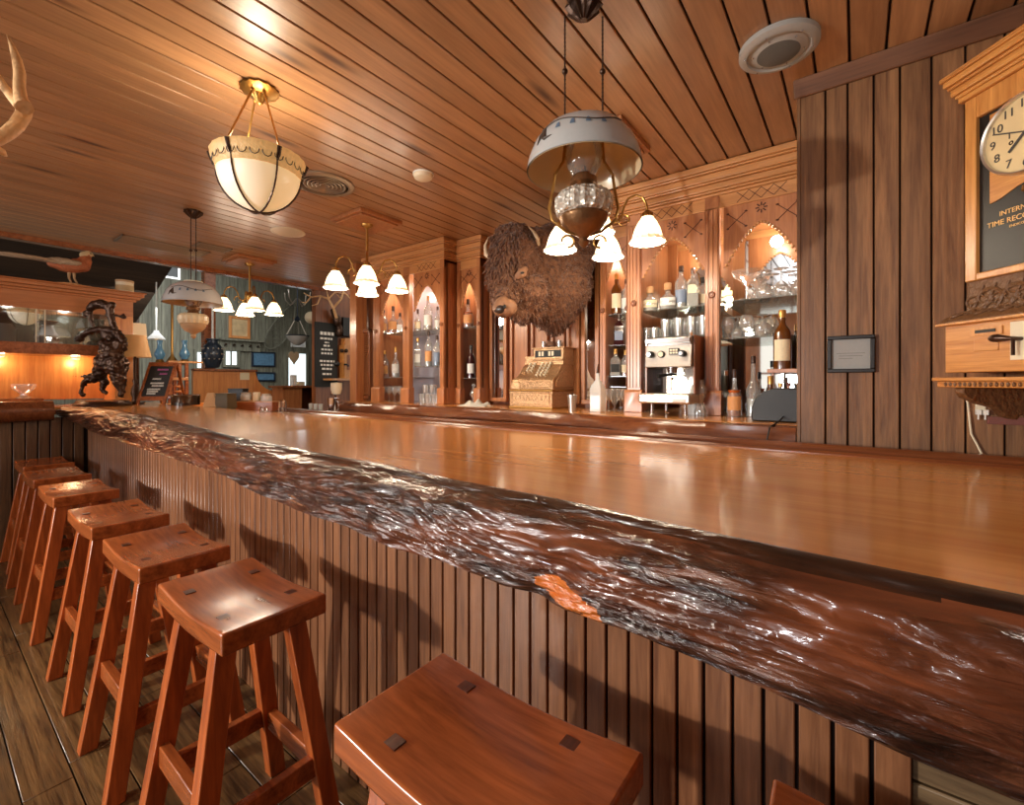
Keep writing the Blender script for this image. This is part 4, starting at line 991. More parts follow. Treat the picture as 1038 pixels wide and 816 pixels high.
# ================================================================ ceiling fixtures
def chandelier(cx, cy, label, phase):
    t = empty('chandelier', (cx, cy, CEIL), label=label, cat='chandelier', group='brass four-light chandeliers with bell shades')
    mb = MB(); mb.box(-.20, .20, -.20, .20, -.03, -.001); mb.box(-.175, .175, -.175, .175, -.045, -.03); mb.build('ceiling_board', 'cab', t, bevel=.004)
    mb = MB(); mb.tube([(0, 0, -.03), (0, 0, -.36)], .011, 12); mb.lathe([(0, -.045), (.05, -.045), (.045, -.06), (.015, -.075)], seg=20); mb.build('stem', 'brass', t)
    mb = MB(); mb.lathe([(0, -.345), (.02, -.35), (.035, -.37), (.045, -.40), (.035, -.43), (.018, -.445), (.03, -.455), (.012, -.475), (.018, -.49), (0, -.51)], seg=20); mb.build('hub', 'brass', t)
    for k in range(4):
        a = phase + k * PI / 2; c, s = math.cos(a), math.sin(a)
        pr = [(.03, -.42), (.07, -.45), (.10, -.43), (.115, -.37), (.14, -.325), (.18, -.312), (.215, -.33), (.235, -.37), (.24, -.41)]
        mb = MB(); mb.tube([(r * c, r * s, z) for r, z in pr], .0065, 8)
        mb.tube([((.115 + .03 * math.cos(q)) * c, (.115 + .03 * math.cos(q)) * s, -.44 + .03 * math.sin(q)) for q in [x * .5 for x in range(-1, 10)]], [.006 - .0004 * i for i in range(11)], 8)
        mb.lathe([(0, -.405), (.014, -.405), (.03, -.42), (.032, -.44), (0, -.44)], (.24 * c, .24 * s, 0), 14)
        arm = mb.build('arm', 'brass', t)
        mb = MB(); mb.lathe([(.030, -.437), (.036, -.45), (.05, -.47), (.064, -.50), (.073, -.53), (.078, -.55)], (.24 * c, .24 * s, 0), 32, flute=.03, fn=16); sh = mb.build('bell_shade', 'bell', t)
        mb = MB(); mb.lathe([(.078, -.55), (.084, -.563), (.094, -.572), (.092, -.576), (.083, -.570), (.072, -.556)], (.24 * c, .24 * s, 0), 32, flute=.05, fn=16); mb.build('fluted_rim', 'bellrim', sh)
    for k in range(4):
        a = phase + k * PI / 2
        l = light('POINT', 'chandelier_bulb', (cx + .24 * math.cos(a), cy + .24 * math.sin(a), CEIL - .60), 4.4, (1, .85, .66), shadow_soft_size=.05)
    return t
chandelier(-3.19, 2.26, 'brass chandelier with four lit bell shades, in front of the left back bar shelf unit', math.radians(54))
chandelier(-5.26, 2.24, 'brass chandelier with four lit bell shades, farthest from the camera near the ceiling edge', math.radians(78))
chandelier(-1.13, 2.33, 'brass chandelier with four lit bell shades, nearest one, partly behind the white oil lamp shade', math.radians(18))

# hanging oil lamp with white shade and blue flowers
def oil_lamp(cx, cy, zs, R, label, drop, near):
    """zs: height of the shade rim"""
    t = empty('hanging_oil_lamp', (cx, cy, CEIL), label=label, cat='oil lamp')
    Z = zs - CEIL
    mb = MB(); mb.lathe([(0, -.001), (.055, -.001), (.06, -.012), (.045, -.03), (.03, -.045), (.012, -.06), (0, -.06)], seg=24, flute=.12, fn=12); mb.build('ceiling_canopy', 'brassd', t)
    top = Z + R * .84
    for s in (-1, 1):
        mb = MB(); n = 26; z0 = -.05; z1 = top - .01
        d = Vector((cs, sn, 0)) * s * R * (.33 if near else .10)
        for i in range(n):
            za = z0 + (z1 - z0) * i / n; zb = z0 + (z1 - z0) * (i + .9) / n
            mb.tube([(d.x, d.y, za), (d.x, d.y, zb)], .0032, 6)
            mb.ball((d.x, d.y, za), .0045, 6, 4)
        mb.ball((d.x, d.y, z0 + (z1 - z0) * .5), .011, 10, 6)
        mb.build('chain', 'brassd', t)
    prof = [(.06 * R / .2, R * .84), (R * .48, R * .78), (R * .70, R * .65), (R * .87, R * .43), (R * .97, R * .18), (R, 0)]
    mb = MB(); mb.lathe([(r, Z + z) for r, z in prof], seg=48)
    for r, z in reversed(prof): pass
    sh = mb.build('glass_shade', 'opal', t, smooth=80)
    mb = MB(); mb.lathe([(r - .005, Z + z - .001) for r, z in prof], seg=48); mb.build('shade_lining', 'opalin', sh, smooth=80)
    mb = MB(); mb.lathe([(.06 * R / .2 + .002, Z + R * .835), (.06 * R / .2 + .004, Z + R * .86), (.04 * R / .2, Z + R * .88)], seg=28); mb.build('crown_ring', 'cream', t)
    # painted spray of bell flowers on the side facing the room
    def onsh(a, f, off=.001):
        for (r0, z0), (r1, z1) in zip(prof, prof[1:]):
            if z1 <= f * R <= z0 or z0 <= f * R <= z1:
                q = (f * R - z0) / (z1 - z0); r = r0 + (r1 - r0) * q + off; return (r * math.cos(a), r * math.sin(a), Z + f * R)
        return (0, 0, Z)
    fa = math.atan2(-cy, -cx) if near else math.atan2(-cy, -cx)
    mb = MB(); stem = [onsh(fa - .95 + i * .13, .48 + .07 * math.sin(i * .55), .002) for i in range(15)]; mb.tube(stem, .0022, 5)
    for i in (1, 2, 3): p = onsh(fa - .95 + i * .1, .30 + .06 * i, .002); mb.tube([onsh(fa - .80, .46, .002), onsh(fa - .95 + i * .08, .38 - .05 * i, .002), onsh(fa - 1.05 + i * .16, .16 + .03 * i, .002)], [.003, .006, .001], 5)
    mb.build('painted_stem', 'brownleaf', sh)
    mb = MB()
    for i in range(4):
        a = fa - .48 + i * .28; c_ = onsh(a, .40, .0005)
        P_ = [onsh(a - .045, .36, .002), onsh(a + .045, .36, .002), onsh(a + .03, .44, .002), onsh(a, .47, .002), onsh(a - .03, .44, .002)]
        mb.add(P_, [(0, 1, 2, 3, 4)])
    mb.build('painted_bellflower', 'blueflower', sh)
    # burner, font, chimney
    Z = Z + .036
    mb = MB(); mb.lathe([(.038, Z - .055), (.058, Z - .02), (.066, Z + .015), (.060, Z + .05), (.042, Z + .08), (.032, Z + .11)], seg=28); mb.build('glass_chimney', 'lampglass', t)
    mb = MB(); mb.lathe([(0, Z - .02), (.008, Z - .022), (.008, Z - .04), (.022, Z - .045), (.026, Z - .06), (.045, Z - .065), (.048, Z - .085), (.034, Z - .09), (.04, Z - .105), (.045, Z - .115)], seg=24, close=True); mb.build('burner', 'holder', t)
    mb = MB(); mb.lathe([(.03, Z - .108), (.085, Z - .118), (.098, Z - .135), (.1, Z - .165), (.092, Z - .19), (.07, Z - .20)], seg=36, flute=.03, fn=18); mb.build('cut_glass_font', 'crystal' if near else 'opalin', t, smooth=20)
    mb = MB(); mb.lathe([(.082, Z - .195), (.085, Z - .203), (.078, Z - .222), (.055, Z - .248), (.026, Z - .262), (.014, Z - .275), (.02, Z - .288), (.012, Z - .30), (0, Z - .308)], seg=28); mb.build('font_holder', 'holder' if near else 'kraft', t)
    for s in ((-1, 1) if near else ()):
        d = Vector((cs, sn, 0)) * s; w_ = R * .33
        pts = [(w_, Z + R * .5), (w_ + .0, Z + .05), (w_ + .005, Z - .005), (w_ + .035, Z - .05), (w_ + .042, Z - .10), (w_ + .055, Z - .17), (w_ + .045, Z - .21), (.06, Z - .25), (.02, Z - .262)]
        mb = MB(); mb.tube([(d.x * a, d.y * a, z) for a, z in pts], .0055, 8)
        mb.tube([(d.x * (w_ - .01 + .022 * math.cos(q)), d.y * (w_ - .01 + .022 * math.cos(q)), Z - .285 + .022 * math.sin(q)) for q in [x * .6 for x in range(9)]], .004, 6)
        mb.build('side_arm', 'brass' if near else 'brassd', t)
    return t
m, nt, b, out = new_mat('cut crystal'); b.inputs['Base Color'].default_value = (.75, .7, .6, 1); b.inputs['Roughness'].default_value = .12; b.inputs['Metallic'].default_value = .35
tc = nt.nodes.new('ShaderNodeTexCoord'); vo = nt.nodes.new('ShaderNodeTexVoronoi'); vo.inputs['Scale'].default_value = 60; bp = nt.nodes.new('ShaderNodeBump'); bp.inputs['Strength'].default_value = 1; bp.inputs['Distance'].default_value = .01
nt.links.new(tc.outputs['Object'], vo.inputs['Vector']); nt.links.new(vo.outputs['Distance'], bp.inputs['Height']); nt.links.new(bp.outputs[0], b.inputs['Normal']); M['crystal'] = m
def zat(u, v, x, y):   # height seen at v for a plumb line through (x, y)
    dep = -sn * x + cs * y; return HC + (CV - v) / F * dep
oil_lamp(-.765, 1.43, zat(591, 173, -.765, 1.43), .20, 'near hanging oil lamp with big white glass shade painted with blue bellflowers', 0, True)
oil_lamp(-4.11, 1.338, zat(196, 308, -4.11, 1.338), .20, 'far hanging oil lamp with white glass shade above the chalkboard sign', 0, False)

# bowl pendant
px, py_ = -2.159, .961
t = empty('bowl_pendant', (px, py_, CEIL), label='lit cream glass bowl pendant with painted floral band hung on three brass rods', cat='pendant lamp')
zr0 = zat(260, 163, px, py_) - CEIL; zr1 = zat(260, 211, px, py_) - CEIL - .015; R = .182; H = zr0 - zr1
mb = MB(); mb.lathe([(0, -.001), (.075, -.001), (.08, -.012), (.06, -.025), (.035, -.03), (.02, -.05), (.012, -.07), (0, -.075)], seg=28, flute=.05, fn=14); mb.build('ceiling_canopy', 'brass', t)
prof = [(R * 1.0, 0), (R * .985, -.02), (R * .93, -.055), (R * .95, -.06)]
mb = MB(); body = [(R * .93 * math.cos(a), zr0 - .05 - (H - .05) * math.sin(a)) for a in [i * PI / 2 / 12 for i in range(13)]]
mb.lathe(body, seg=48); bo = mb.build('glass_bowl', 'bowl', t, smooth=80)
mb = MB(); mb.lathe([(R * 1.04, zr0 + .012), (R * 1.06, zr0 + .002), (R * 1.03, zr0 - .02), (R * .955, zr0 - .045), (R * .935, zr0 - .07)], seg=48, flute=.008, fn=24); mb.build('painted_band', 'bowlband', bo, smooth=80)
mb = MB()
for k in range(24):
    a0_ = 2 * PI * k / 24
    pts = [((R * 1.0) * math.cos(a0_ + .1 * math.cos(q)), (R * 1.0) * math.sin(a0_ + .1 * math.cos(q)), zr0 - .028 + .022 * math.sin(q)) for q in [x * .7 for x in range(10)]]
    mb.tube(pts, .0022, 4)
mb.build('floral_outline', 'brownleaf', bo)
for k in range(6):
    a = math.radians(-24 - 37 + 60 * k)
    c, s = math.cos(a), math.sin(a)
    mb = MB(); mb.tube([(R * 1.07 * c, R * 1.07 * s, zr0 + .006), (R * 1.0 * c, R * 1.0 * s, zr0 - .03)] + [((R * .945) * math.cos(q) * c, (R * .945) * math.cos(q) * s, zr0 - .05 - (H - .044) * math.sin(q)) for q in [i * PI / 2 / 8 for i in range(9)]], [.010, .009] + [.0042] * 9, 8); mb.build('rib', 'brassd', t)
    if k in (0, 1, 4): mb = MB(); mb.tube([(.045 * c, .045 * s, -.03), (R * 1.03 * c, R * 1.03 * s, zr0 + .01)], .0045, 8); mb.ball((.047 * c, .047 * s, -.035), .009, 8, 6); mb.build('rod', 'brass', t)
light('POINT', 'bowl_bulb', (px, py_, CEIL + zr0 + .02), 5, (1, .87, .68), shadow_soft_size=.08)

def disc(name, x, y, prof, mats, label, cat, grp=None):
    t = empty(name, (x, y, CEIL), label=label, cat=cat, group=grp)
    for nm, pr, mt in prof: mb = MB(); mb.lathe(pr, seg=40); mb.build(nm, mt, t)
    return t
sp = disc('ceiling_speaker', -.248, 2.071 - .0, [('housing_ring', [(.14, -.001), (.14, -.02), (.125, -.03), (.112, -.03), (.108, -.022), (.1, -.022), (.075, -.034)], 'greym'), ('grille', [(0, -.044), (.04, -.044), (.075, -.034)], 'greyd')], None, 'round grey ceiling speaker near the top edge of the photo', 'speaker')
mb = MB()
for k in range(6):
    a = k * PI / 3 + .3; mb.ball((.088 * math.cos(a), .088 * math.sin(a), -.03), .004, 6, 4); mb.ball((.118 * math.cos(a), .118 * math.sin(a), -.031), .004, 6, 4)
mb.build('screws', 'chrome', sp)
va = disc('ceiling_air_vent', -2.84, 1.681, [('outer_ring', [(.19, -.001), (.19, -.012), (.165, -.022), (.15, -.018)], 'vent')] +
     [('louvre_ring', [(r, -.016), (r - .008, -.018), (r - .022, -.004 - .0)], 'vent') for r in (.135, .11, .085, .06, .035)] + [('dark_throat', [(0, -.002), (.155, -.002)], 'ventd')], None, 'round louvred ceiling air vent beside the cream bowl pendant', 'air vent')
disc('smoke_detector', -2.205, 1.98, [('housing', [(.062, -.001), (.062, -.012), (.056, -.03), (.045, -.036), (0, -.038)], 'cream'), ('base_ring', [(.066, -.001), (.066, -.01), (.06, -.01)], 'white')], None, 'small round white smoke detector on the ceiling', 'smoke detector')
disc('ceiling_light', -4.008, 2.026, [('trim_ring', [(.14, 0), (.14, -.006), (.125, -.010), (.12, -.006)], 'cream'), ('lens', [(0, -.004), (.12, -.006)], 'opalin')], None, 'flat round ceiling disc beyond the air vent', 'ceiling light')
# rectangular grilles
def grille(x0, x1, y0, y1, lab, mat='vent'):
    t = empty('ceiling_grille', ((x0 + x1) / 2, (y0 + y1) / 2, CEIL), label=lab, cat='air grille')
    mb = MB(True); z = CEIL - .012
    for q in ((x0, x1, y0, y0 + .02), (x0, x1, y1 - .02, y1), (x0, x0 + .02, y0, y1), (x1 - .02, x1, y0, y1)): mb.box(*q, z, CEIL - .001)
    mb.build('frame', mat, t, bevel=.002)
    mb = MB(True); mb.box(x0 + .02, x1 - .02, y0 + .02, y1 - .02, CEIL - .004, CEIL - .001); mb.build('backing', 'ventd', t)
    mb = MB(True); xx = x0 + .03
    while xx < x1 - .03: mb.hexa([(xx, y0 + .02, z), (xx + .002, y0 + .02, z), (xx + .002, y1 - .02, z), (xx, y1 - .02, z)], [(xx + .007, y0 + .02, CEIL - .004), (xx + .009, y0 + .02, CEIL - .004), (xx + .009, y1 - .02, CEIL - .004), (xx + .007, y1 - .02, CEIL - .004)]); xx += .012
    mb.build('louvres', mat, t)
grille(-5.55, -5.25, 1.16, 1.86, 'long metal ceiling grille above the far hanging oil lamp')
grille(-5.15, -4.95, 1.66, 1.95, 'small flat ceiling grille left of the farthest chandelier')

# ================================================================ bison head
def Pb(u, v, Y): return atY(u, v, Y)
by = 2.62
def E_(u, v, Y, r): return ('e', Pb(u, v, Y), (r, r, r) if not isinstance(r, tuple) else r)
bh = empty('mounted_bison', Pb(560, 290, 3.30), label='mounted shaggy brown bison head and shoulders above the cash register', cat='mounted bison head')
Rz = Matrix.Rotation(math.radians(-25), 3, 'Y')
ell = [E_(523, 262, 2.62, .185), E_(516, 284, 2.56, .15), E_(512, 302, 2.50, .095), E_(509, 312, 2.47, .07), E_(535, 295, 2.68, .15), E_(545, 275, 2.85, .24), E_(563, 272, 3.02, .27), E_(566, 290, 3.0, .25), E_(560, 308, 2.98, .20), E_(568, 262, 3.12, .28), E_(563, 322, 3.02, .12), E_(561, 332, 3.06, .055), E_(540, 312, 2.72, .10), E_(528, 318, 2.62, .07), E_(520, 248, 2.66, .15), E_(544, 255, 2.78, .17), E_(504, 270, 2.56, .07)]
hd = blob('head', ell, 'fur', .014, bh, disp=.016, dscale=.045, smooth=4)
# shaggy locks over the crown and beard
me = hd.data; rl = random.Random(4); ml = MB(); W0 = wmat(bh)
cand = [v for v in me.vertices]
import bisect
hc = Vector(Pb(523, 262, 2.62))
cnt = 0
for v in rl.sample(cand, min(len(cand), 9000)):
    w = W0 @ v.co; n = v.normal
    if w.y > 3.2: continue
    dz = w.z - Pb(520, 290, 2.6).z
    crown = (w - hc).length < .26 and w.x < Pb(536, 270, 2.6).x and w.z > Pb(510, 298, 2.5).z
    L = .045 if crown else .022
    if w.z < Pb(540, 305, 2.7).z and w.y < 2.85 and w.z > Pb(509, 302, 2.47).z - .0 : L = .06
    mz = (w - Pb(509, 313, 2.46)).length
    if mz < .085 or (w - Pb(526, 277, 2.45)).length < .045: continue
    down = Vector((0, 0, -1)) + .35 * Vector((rl.uniform(-1, 1), rl.uniform(-1, 1), rl.uniform(-1, 1)))
    d = (n * .55 + down * .9); d -= n * (d.dot(n)) * .55; d.normalize()
    curl = Vector((rl.uniform(-1, 1), rl.uniform(-1, 1), rl.uniform(-.5, .5))) * .018
    r0 = rl.uniform(.005, .009) * (1 if crown else .6)
    ml.m = 0 if rl.random() < .6 else 1
    ml.tube([v.co - n * .006, v.co + d * L * .5 + n * .006 + curl * .5, v.co + d * L + curl], [r0, r0 * .8, .0012], 4, cap=False); cnt += 1
fr = ml.build('shaggy_locks', ['fur', 'furd'], bh, smooth=80); tag(fr, kind='stuff')
mz = blob('muzzle', [E_(510, 309, 2.42, .058), E_(507, 313, 2.40, .052), E_(515, 312, 2.43, .062)], 'skin', .010, hd, disp=.003, dscale=.03)
mb = MB(True); mb.ball(Pb(506, 313.5, 2.372), (.046, .024, .030), 14, 8); mb.build('nose', 'nose', hd)
mb = MB(True); mb.ball(Pb(511.5, 311, 2.36), (.012, .010, .016), 10, 6); mb.build('nostril', 'black', hd)
ey = blob('eye_patch', [E_(528.5, 277, 2.478, .034), E_(532, 273, 2.50, .024), E_(525, 280, 2.475, .025)], 'skin', .010, hd, disp=.003, dscale=.03)
mb = MB(True); mb.ball(Pb(529.5, 276.5, 2.435), (.016, .010, .008), 12, 8); mb.build('eye', 'black', hd)
er = blob('ear', [E_(537, 257, 2.58, (.03, .03, .045)), E_(541, 262, 2.62, (.03, .025, .04))], 'fur', .01, hd)
mb = MB(True); mb.tube([Pb(545, 250, 2.66), Pb(545, 242, 2.62), Pb(541, 235, 2.60), Pb(535, 229, 2.60)], [.020, .016, .010, .002], 10); mb.build('horn', 'horn', bh)
mb = MB(True); mb.tube([Pb(500, 262, 2.66), Pb(493, 258, 2.64), Pb(492, 249, 2.63), Pb(495.5, 240, 2.63)], [.026, .02, .013, .003], 10); mb.build('horn', 'horn', bh)
mb = MB(True); c_ = Pb(563, 285, 3.28); mb.T = Matrix.Translation(c_) @ Matrix.Rotation(PI / 2, 4, 'X'); mb.lathe([(0, .02), (.24, .02), (.26, 0), (.26, -.03), (0, -.03)], seg=32, sy=1.1); mb.build('mounting_board', 'cabd', bh)

# ================================================================ notice, clock
t = empty('framed_notice', atY(862, 359, WY), label='small black framed notice hanging on the dark board wall', cat='framed notice')
a = atY(838.5, 341.5, WY); b_ = atY(887, 377.5, WY); x0, x1, z1, z0 = a.x, b_.x, a.z, b_.z
mb = MB(True)
for q in ((x0, x1, z1 - .016, z1), (x0, x1, z0, z0 + .016), (x0, x0 + .016, z0 + .016, z1 - .016), (x1 - .016, x1, z0 + .016, z1 - .016)): mb.box(q[0], q[1], WY - .024, WY - .001, q[2], q[3])
mb.build('frame', 'blackf', t, bevel=.003)
mb = MB(True); mb.box(x0 + .016, x1 - .016, WY - .010, WY - .004, z0 + .016, z1 - .016); pg = mb.build('notice_sheet', 'paper', t)
mb = MB(True)
for i, (a_, c2) in enumerate(((.2, .8), (.25, .75), (.25, .55))): z = z0 + (z1 - z0) * (.52 - i * .07); mb.box(x0 + (x1 - x0) * a_, x0 + (x1 - x0) * c2, WY - .0108, WY - .010, z, z + .0012)
mb.build('printed_lines', 'print', pg)

L0 = atY(955, 331, 2.20)                                  # front left edge of the case
ex = Vector((.6355, -.773, 0)).normalized(); nn_ = Vector((-ex.y * -1, ex.x * -1, 0)); nn_ = Vector((ex.y, -ex.x, 0))   # outward normal
O = Vector((L0.x, L0.y, 0))
ck = empty('time_clock', (O + ex * .22 - nn_ * .13) + Vector((0, 0, 1.30)), label='golden oak punch time clock with ivory dial and carved trim, cut by the right edge', cat='time recorder clock')
ck.rotation_euler = (0, 0, math.atan2(ex.y, ex.x))
def onface(u, v, off=0):  # (s, z) on the front plane moved outward by off
    p = atP(u, v, O + nn_ * off, nn_); return (p - O).dot(ex), p.z
s_tl = onface(977.5, 104); s_gl = onface(980.6, 286); s_sh = onface(952, 384); s_bx = onface(957, 330, .08); s_ct = onface(956, 82.5, .07); s_dc = onface(1040, 133, .01); s_d0 = onface(996, 133, .01)
# ---------------------------------------------------------------- clock body (local frame: along the face, depth, height)
TC = Matrix.Translation((-.22, -.13, -1.30))
def K(mat=None): mb = MB(); mb.T = TC; return mb
UO = .07                                                  # the upper case stands back from the shelf
def of(u, v, off=-UO): return onface(u, v, off)
dcx, dcz = of(1040, 133); dlx, _ = of(996, 133); DR = abs(dcx - dlx)
uL = of(977.5, 104)[0]; gL = of(989, 118)[0]; gz1 = of(989, 120)[1]; gz0 = of(989, 277)[1]; ub = of(980.6, 286)[1]; ut = of(977.5, 104)[1]
uR = 2 * dcx - uL; gR = 2 * dcx - gL
lz1 = onface(957, 331)[1]; lz0 = onface(957, 378)[1]; sz = onface(952, 384)[1]; lL = onface(958, 350)[0]; lR = 2 * dcx + .0 - lL + .04
dB = .30
mb = K(); mb.box(uL, uR, UO + .02, dB, ub, ut); mb.build('upper_case', 'oakv', ck)
mb = K()
for q in ((uL, gL, ub, ut), (gR, uR, ub, ut), (gL, gR, gz1, ut), (gL, gR, ub, gz0)): mb.box(q[0], q[1], UO, UO + .022, q[2], q[3])
dr = mb.build('door', 'oakv', ck, bevel=.004)
mb = K()
for z0, z1, p in ((ut, ut + .018, .012), (ut + .018, ut + .03, .018), (ut + .03, ut + .055, .026), (ut + .055, ut + .067, .032), (ut + .067, ut + .09, .040), (ut + .09, ut + .106, .047)): mb.box(uL - p, uR + p, UO - p, dB, z0, z1)
mb.build('cornice', 'oak', ck, bevel=.004)
mb = K(); mb.box(gL, gR, UO + .014, UO + .02, gz0, gz1); bk = mb.build('dark_backing', 'black', ck)
mb = K(); w_ = gR - gL
pl = [(gL + .012, gz1 - .004)]
n = 14; pz = dcz - DR - .05
pl = [(gL + w_ * .12, gz1 - .01), (gR - w_ * .12, gz1 - .01)] + [(gR - w_ * .12 - w_ * .76 * i / n, pz - .016 * math.cos(i / n * PI * 2) + .01) for i in range(n + 1)]
mb.prism([(a, b) for a, b in pl], 'Y', UO + .010, UO + .0135); mb.build('inner_board', 'oak', dr)
mb = K(); mb.T = TC @ Matrix.Translation((dcx, UO + .012, dcz)) @ Matrix.Rotation(PI / 2, 4, 'X')
mb.lathe([(0, .012), (DR * .93, .012)], seg=48); dl = mb.build('dial', 'dial', dr)
mb = K(); mb.T = TC @ Matrix.Translation((dcx, UO + .012, dcz)) @ Matrix.Rotation(PI / 2, 4, 'X')
mb.lathe([(DR * .92, .012), (DR * .93, .022), (DR * .97, .026), (DR, .018), (DR * 1.005, 0)], seg=48); mb.build('dial_bezel', 'steel', dr)
for i in range(12):
    a = math.radians(90 - 30 * (i + 1)); rr = DR * .74
    mt = TC @ Matrix.Translation((dcx + rr * math.cos(a), UO - .0015, dcz + rr * math.sin(a))) @ Matrix.Rotation(PI / 2, 4, 'X')
    text('numeral', str(i + 1), DR * .30, 'print', dl, mt)
mb = K()
def hand(deg, L, w0): a = math.radians(deg); d = Vector((math.cos(a), 0, math.sin(a))); c0 = Vector((dcx, UO - .004, dcz)); mb.bar(c0 - d * .012, c0 + d * L, w0, .0015, up=(0, 1, 0))
hand(150 + 8, DR * .78, .004); hand(225, DR * .5, .008); mb.build('hands', 'print', dl)
mb = K(); mb.bar((dcx - DR * .35, UO - .002, dcz + .0), (dcx - DR * .35, UO - .002, dcz + .02), .003, .001, up=(0, 1, 0)); mb.build('winding_mark', 'print', dl)
mb = K(); mb.T = TC @ Matrix.Translation((dcx - DR * .32, UO - .001, dcz - DR * .12)) @ Matrix.Rotation(PI / 2, 4, 'X'); mb.lathe([(.003, 0), (.005, .002), (.007, 0)], seg=14); mb.build('keyhole', 'brassd', dl)
for body, (u, v), size in (('INTERNATIONAL', (1040, 209), .022), ('TIME RECORDING CO.', (1040, 218), .024), ('ENDICOTT, N.Y., U.S.A.', (1040, 225), .011)):
    z = of(1034, v)[1]; mt = TC @ Matrix.Translation((dcx, UO + .0125, z)) @ Matrix.Rotation(PI / 2, 4, 'X')
    text('gilt_lettering', body, size, 'gold', bk, mt)
mb = K(); mb.T = TC @ Matrix.Translation((dcx, UO + .006, dcz - DR - .035)); mb.lathe([(.0, 0), (.012, -.004), (.014, -.02), (0, -.03)], seg=14); mb.box(-.003, .003, 0, .003, -.30, -.02); mb.build('pendulum', 'brass', bk)
# carved frieze, sloping carved hood, lower box
mb = K(); mb.box(uL + .002, uR - .002, UO + .012, dB, lz1, ub); fz = mb.build('carved_frieze', 'carved', ck)
def scrolls(x0, x1, z0, z1, y, parent, nm='carving', slope=0.0):
    mb = K(); n = max(2, int((x1 - x0) / .036)); h = (z1 - z0) * .8
    for i in range(n):
        cx_ = x0 + (i + .5) * (x1 - x0) / n; sgn = 1 if i % 2 else -1
        for q0, rr in ((0, .4), (.35, .25)):
            pts = []
            for k in range(14):
                a = k * .45 * sgn + q0; r = h * rr * (1 - k / 16); zz = (z0 + z1) / 2 + r * math.sin(a) * 1.0 + q0 * h * .5 * sgn
                pts.append((cx_ + r * math.cos(a) * 1.5, y - slope * ((z1 - zz) / h), zz))
            mb.tube(pts, [.005 * (1 - k / 20) for k in range(14)], 6)
        mb.tube([(cx_ - .02, y - slope * .9, z0 + h * .1), (cx_, y - slope * .5, z0 + h * .5), (cx_ + .025, y - slope * .1, z1 - h * .1)], [.003, .006, .002], 6)
    mb.build(nm, 'carved', parent)
scrolls(uL + .01, uR - .01, lz1 + .03, ub - .01, UO + .010, fz)
mb = K(); mb.prism([(-.012, lz1), (-.012, lz1 + .012), (.01, lz1 + .03), (UO + .012, lz1 + .055), (UO + .012, lz1)], 'X', lL - .012, lR + .012); hd_ = mb.build('sloping_hood', 'carved', ck, bevel=.003)
scrolls(lL, lR, lz1 + .022, lz1 + .055, .055, hd_, slope=.05)
mb = K(); mb.box(lL, lR, 0, dB, lz0, lz1); lb = mb.build('lower_case', 'oak', ck, bevel=.003)
mb = K(); mb.box(lL - .016, lR + .016, -.022, dB, lz1 - .001, lz1 + .008); mb.build('case_moulding', 'oakv', ck, bevel=.002)
c0 = onface(984, 336); c1 = onface(1017, 339)
mb = K(); mb.box(c0[0], c1[0], -.004, 0, lz1 - .045, lz1 - .018); sl = mb.build('card_slot_plate', 'oakv', lb, bevel=.001)
mb = K(); mb.box(c0[0] + .018, c1[0] - .018, -.006, -.004, lz1 - .036, lz1 - .026); mb.build('card_slot', 'black', sl)
mb = K(); mb.box(c0[0] + .012, c1[0] - .012, -.003, 0, lz1 - .095, lz1 - .055); mb.build('plaque', 'oak', lb, bevel=.004)
pl0 = onface(1025, 335)[0]
mb = K(); mb.box(pl0, pl0 + .085, -.004, 0, lz0 + .035, lz1 - .012); lp = mb.build('lock_plate', 'cream', lb, bevel=.001)
mb = K(); xk = pl0 + .03; zk = lz1 - .065; mb.tube([(xk, -.004, zk), (xk, -.04, zk)], .006, 8); mb.tube([(xk, -.035, zk), (xk - .03, -.045, zk + .004)], [.006, .013], 10); mb.ball((xk - .035, -.046, zk + .004), (.018, .013, .012)); mb.tube([(xk, -.03, zk), (xk, -.03, zk - .05)], .005, 6); mb.build('lever_handle', 'brassd', lp)
mb = K(); mb.box(lL - .02, lR + .02, -.03, dB, sz - .008, sz + .004); mb.box(lL - .012, lR + .012, -.018, dB, sz - .03, sz - .008); sh = mb.build('shelf', 'oak', ck, bevel=.003)
mb = K(); xx = lL + .02
while xx < lR - .02: mb.ball((xx, -.019, sz - .019), (.006, .004, .008), 6, 4); xx += .016
mb.build('dentil_carving', 'carved', sh)
for xx in (lL + .035, lR - .065):
    mb = K(); mb.prism([(-.0, sz - .03), (-.004, sz - .045), (.01, sz - .065), (.06, sz - .085), (.12, sz - .10), (.15, sz - .13), (.19, sz - .14), (.20, sz - .125), (dB, sz - .12), (dB, sz - .03)], 'X', xx, xx + .03); mb.build('bracket', 'carved', ck, bevel=.004)
mb = K(); mb.box(lL + .03, lR - .03, dB - .05, dB - .03, sz - .13, sz - .03); mb.build('back_rail', 'carved', ck)
